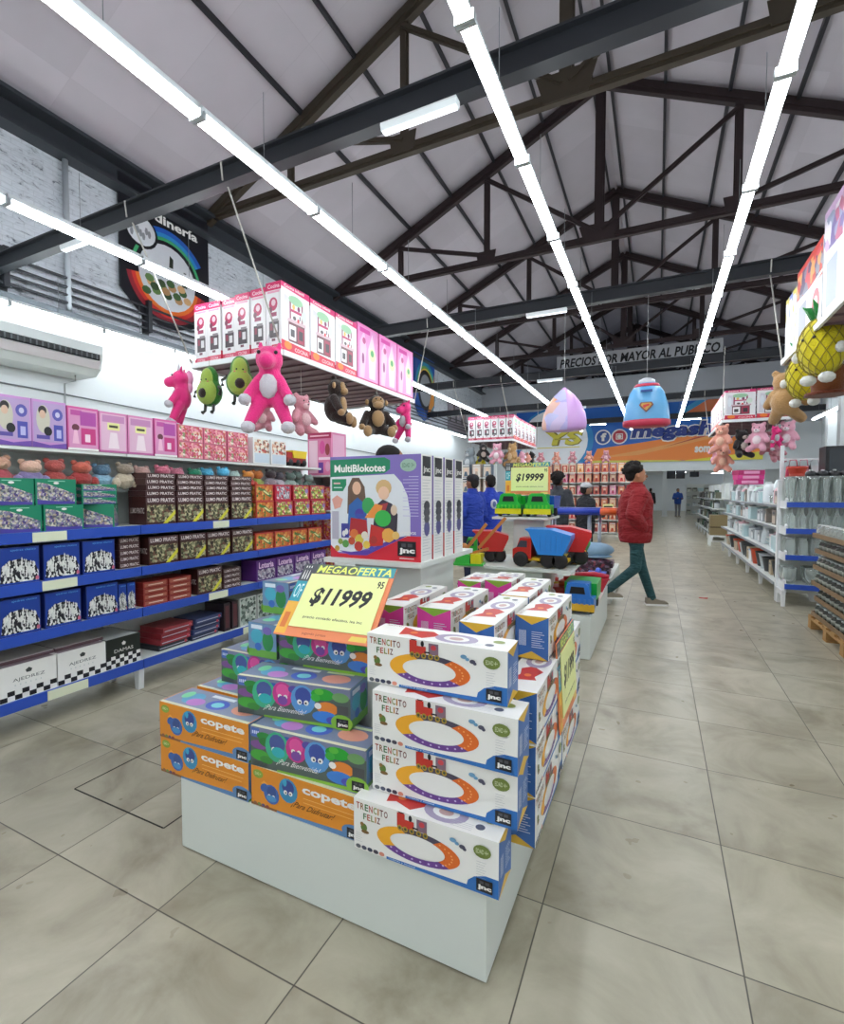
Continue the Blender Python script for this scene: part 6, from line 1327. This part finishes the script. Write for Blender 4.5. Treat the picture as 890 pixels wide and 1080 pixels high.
greys = [mini('#8a9aa0', '#c8d0d4', 'boxed_toy'), mini('#5a6a7a', '#d8c8b8', 'boxed_toy'), mini('#b8a090', '#e0d8d0', 'boxed_toy'), mini('#c84a4a', '#e8c0b0', 'boxed_toy'), mini('#d8a030', '#e8e0b0', 'boxed_toy')]
LN = ['bottom', 'second', 'third', 'fourth', 'fifth', 'top']
def gen_a(p, r, i): rnd.choice(minis).put(p, 0, 'boxed doll on the red toy wall, %s shelf, %s from left' % (LN[r], ORD[i]), 'toy box', 'dolls on the red toy wall, %s shelf' % LN[r])
toywall(-4.4, -.65, 16.6, 2.42, (.2, .6, 1.0, 1.4, 1.8, 2.12), 15, gen_a, 'wide shelf of red and orange boxed dolls under the megashop banner', '')
def gen_b(p, r, i): rnd.choice(greys).put(p, 0, 'boxed toy behind the people in blue, %s shelf, %s from left' % (LN[r], ORD[i]), 'toy box', 'toys behind the people in blue, %s shelf' % LN[r])
toywall(-6.6, -3.3, 10.4, 2.1, (.2, .62, 1.04, 1.46, 1.80), 13, gen_b, 'shelf of mixed grey and red boxed toys behind the people in blue', '')
for i in range(6):
    (PBR if i % 2 else SAL).place((-4.1 + i * .52, 16.75, 2.425), 0, 'plush toy sitting on top of the red toy wall, %s from the left' % ORD[i], 'plush toys on the red toy wall', .62)
for i, x in enumerate((-2.9, -1.95, -1.4)):
    b = MB(); b.box(-.16, .16, -.004, .004, 0, .2, C('#e8e4a0')); F = Face(b, (-.16, -.004, 0), (.32, 0, 0), (0, 0, .2)); F.rect(.1, .3, .9, .7, C('#4a463a')); tag(b.build('price_card', None, (x, 16.595, .90)), 'small yellow price card on the red toy wall, %s from the left' % ORD[i], 'price label', 'small price cards')
# far room goods
k = 0
for x in (-5.5, -2.2, 1.2, 4.2):
    for y in (26.5, 29.2, 32.0, 35.0, 38.5, 42.0):  # ceiling lamps added only to brighten the far room
        t = thing('added_panel_lamp', 'added white panel lamp brightening the far room, %s across, %s deep' % (ORD[[-5.5, -2.2, 1.2, 4.2].index(x)], ORD[[26.5, 29.2, 32.0, 35.0, 38.5, 42.0].index(y)]), 'lamp', (x, y, 2.90), 0, 'added far room lamps')
        b = MB(); b.box(-.62, .62, -.09, .09, .012, .048, M_house); b.build('housing', t)
        b = MB(); b.box(-.60, .60, -.07, .07, 0, .011, M_added_panel); b.build('diffuser', t)
def gen_c(p, r, i): rnd.choice([near[0], near[3], dark[3], near[7]]).put(p, 0, 'homeware in the far room, %s shelf, %s from the left' % (LN[r], ORD[i]), 'homeware', 'goods on the far room shelving, %s shelf' % LN[r])
toywall(1.6, 4.4, 34.0, 2.0, (.2, .65, 1.1, 1.55), 9, gen_c, 'shelf with green and white goods in the far room', '')
def gen_d(p, r, i): rnd.choice(minis).put(p, 0, 'boxed doll in the far room, %s shelf, %s from the left' % (LN[r], ORD[i]), 'toy box', 'far room dolls, %s shelf' % LN[r])
toywall(-5.0, -1.4, 31.0, 2.2, (.3, .8, 1.3, 1.8), 9, gen_d, 'shelf with boxed goods at the back left of the far room', '')
for i, (x, z, w, h) in enumerate(((.66, 2.22, .42, .42), (1.10, 2.22, .42, .50), (1.75, 2.30, .42, .28))):
    b = MB(); b.box(-w/2, w/2, -.04, .04, 0, h, BLK); b.box(-w/2 + .02, w/2 - .02, -.045, -.04, .03, h - .02, mat('#22262c', .15)); b.tube([(0, .02, h), (0, .02, 2.95 - z)], .02, BLK, 6); tag(b.build('hanging_screen', None, (x, 29.5, z)), 'black screen hung from the ceiling of the far room, %s from the left' % ORD[i], 'screen')
t = thing('dark_cabinet', 'black box shaped display at the right edge behind the glassware', 'cabinet', (3.0, 11.0, 1.75))
b = MB(); b.box(-.35, .35, -.2, .2, .0, .52, BLK); b.box(-.30, .30, -.205, -.2, .05, .47, mat('#2c3036', .2)); b.build('body', t); b = MB(); b.box(-.05, .05, -.05, .05, -1.75, 0, STEELW); b.box(-.3, .3, -.2, .2, -1.75, -1.72, STEELW); b.build('stand', t)
t = thing('handbag_rack', 'rack hung with red and pink bags between white posts on the right', 'rack', (2.75, 12.0, 0))
for s in (-1, 1): b = MB(); b.box(s * .5 - .03, s * .5 + .03, -.03, .03, 0, 2.4, STEELW); b.build('post', t)
b = MB(); b.box(-.47, .47, -.015, .015, 2.1, 2.14, STEELW); b.build('bar', t); b = MB(); b.box(-.47, .47, -.2, .2, 0, .05, STEELW); b.build('foot', t)
for i, c in enumerate(('#c83a58', '#d88aa0', '#c8c0c4', '#2a2226', '#d8a0b0')):
    b = MB(); b.prism([(-.12, 0), (.12, 0), (.10, .26), (-.10, .26)], -.05, .05, mat(c, .5)); b.tube([(-.07, 0, .25), (-.05, 0, .38), (.05, 0, .38), (.07, 0, .25)], .01, mat(c, .5), 6); tag(b.build('handbag', None, (2.41 + i * .17, 11.9, 1.72)), 'handbag hung on the rack behind the glassware, %s from the left' % ORD[i], 'bag', 'handbags on the rack')
for i, (x, y) in enumerate(((3.9, 14.5), (4.9, 19.5))):
    b = MB(); b.box(x - .12, x + .12, y - .12, y + .12, 0, 4.4, M_wallw); b.box(x - .14, x + .14, y - .14, y + .14, 0, .1, STEELW); b.build('trim_%d' % (i + 4))['kind'] = 'structure'
# remove unplaced prototypes
for P in (UNI, AVO, MON, PNA, PBR, TAN, PUP, BLB, GRE, YEL, SAL, LP):
    if not P.used:
        for c in list(P.root.children): bpy.data.objects.remove(c)
        bpy.data.objects.remove(P.root)
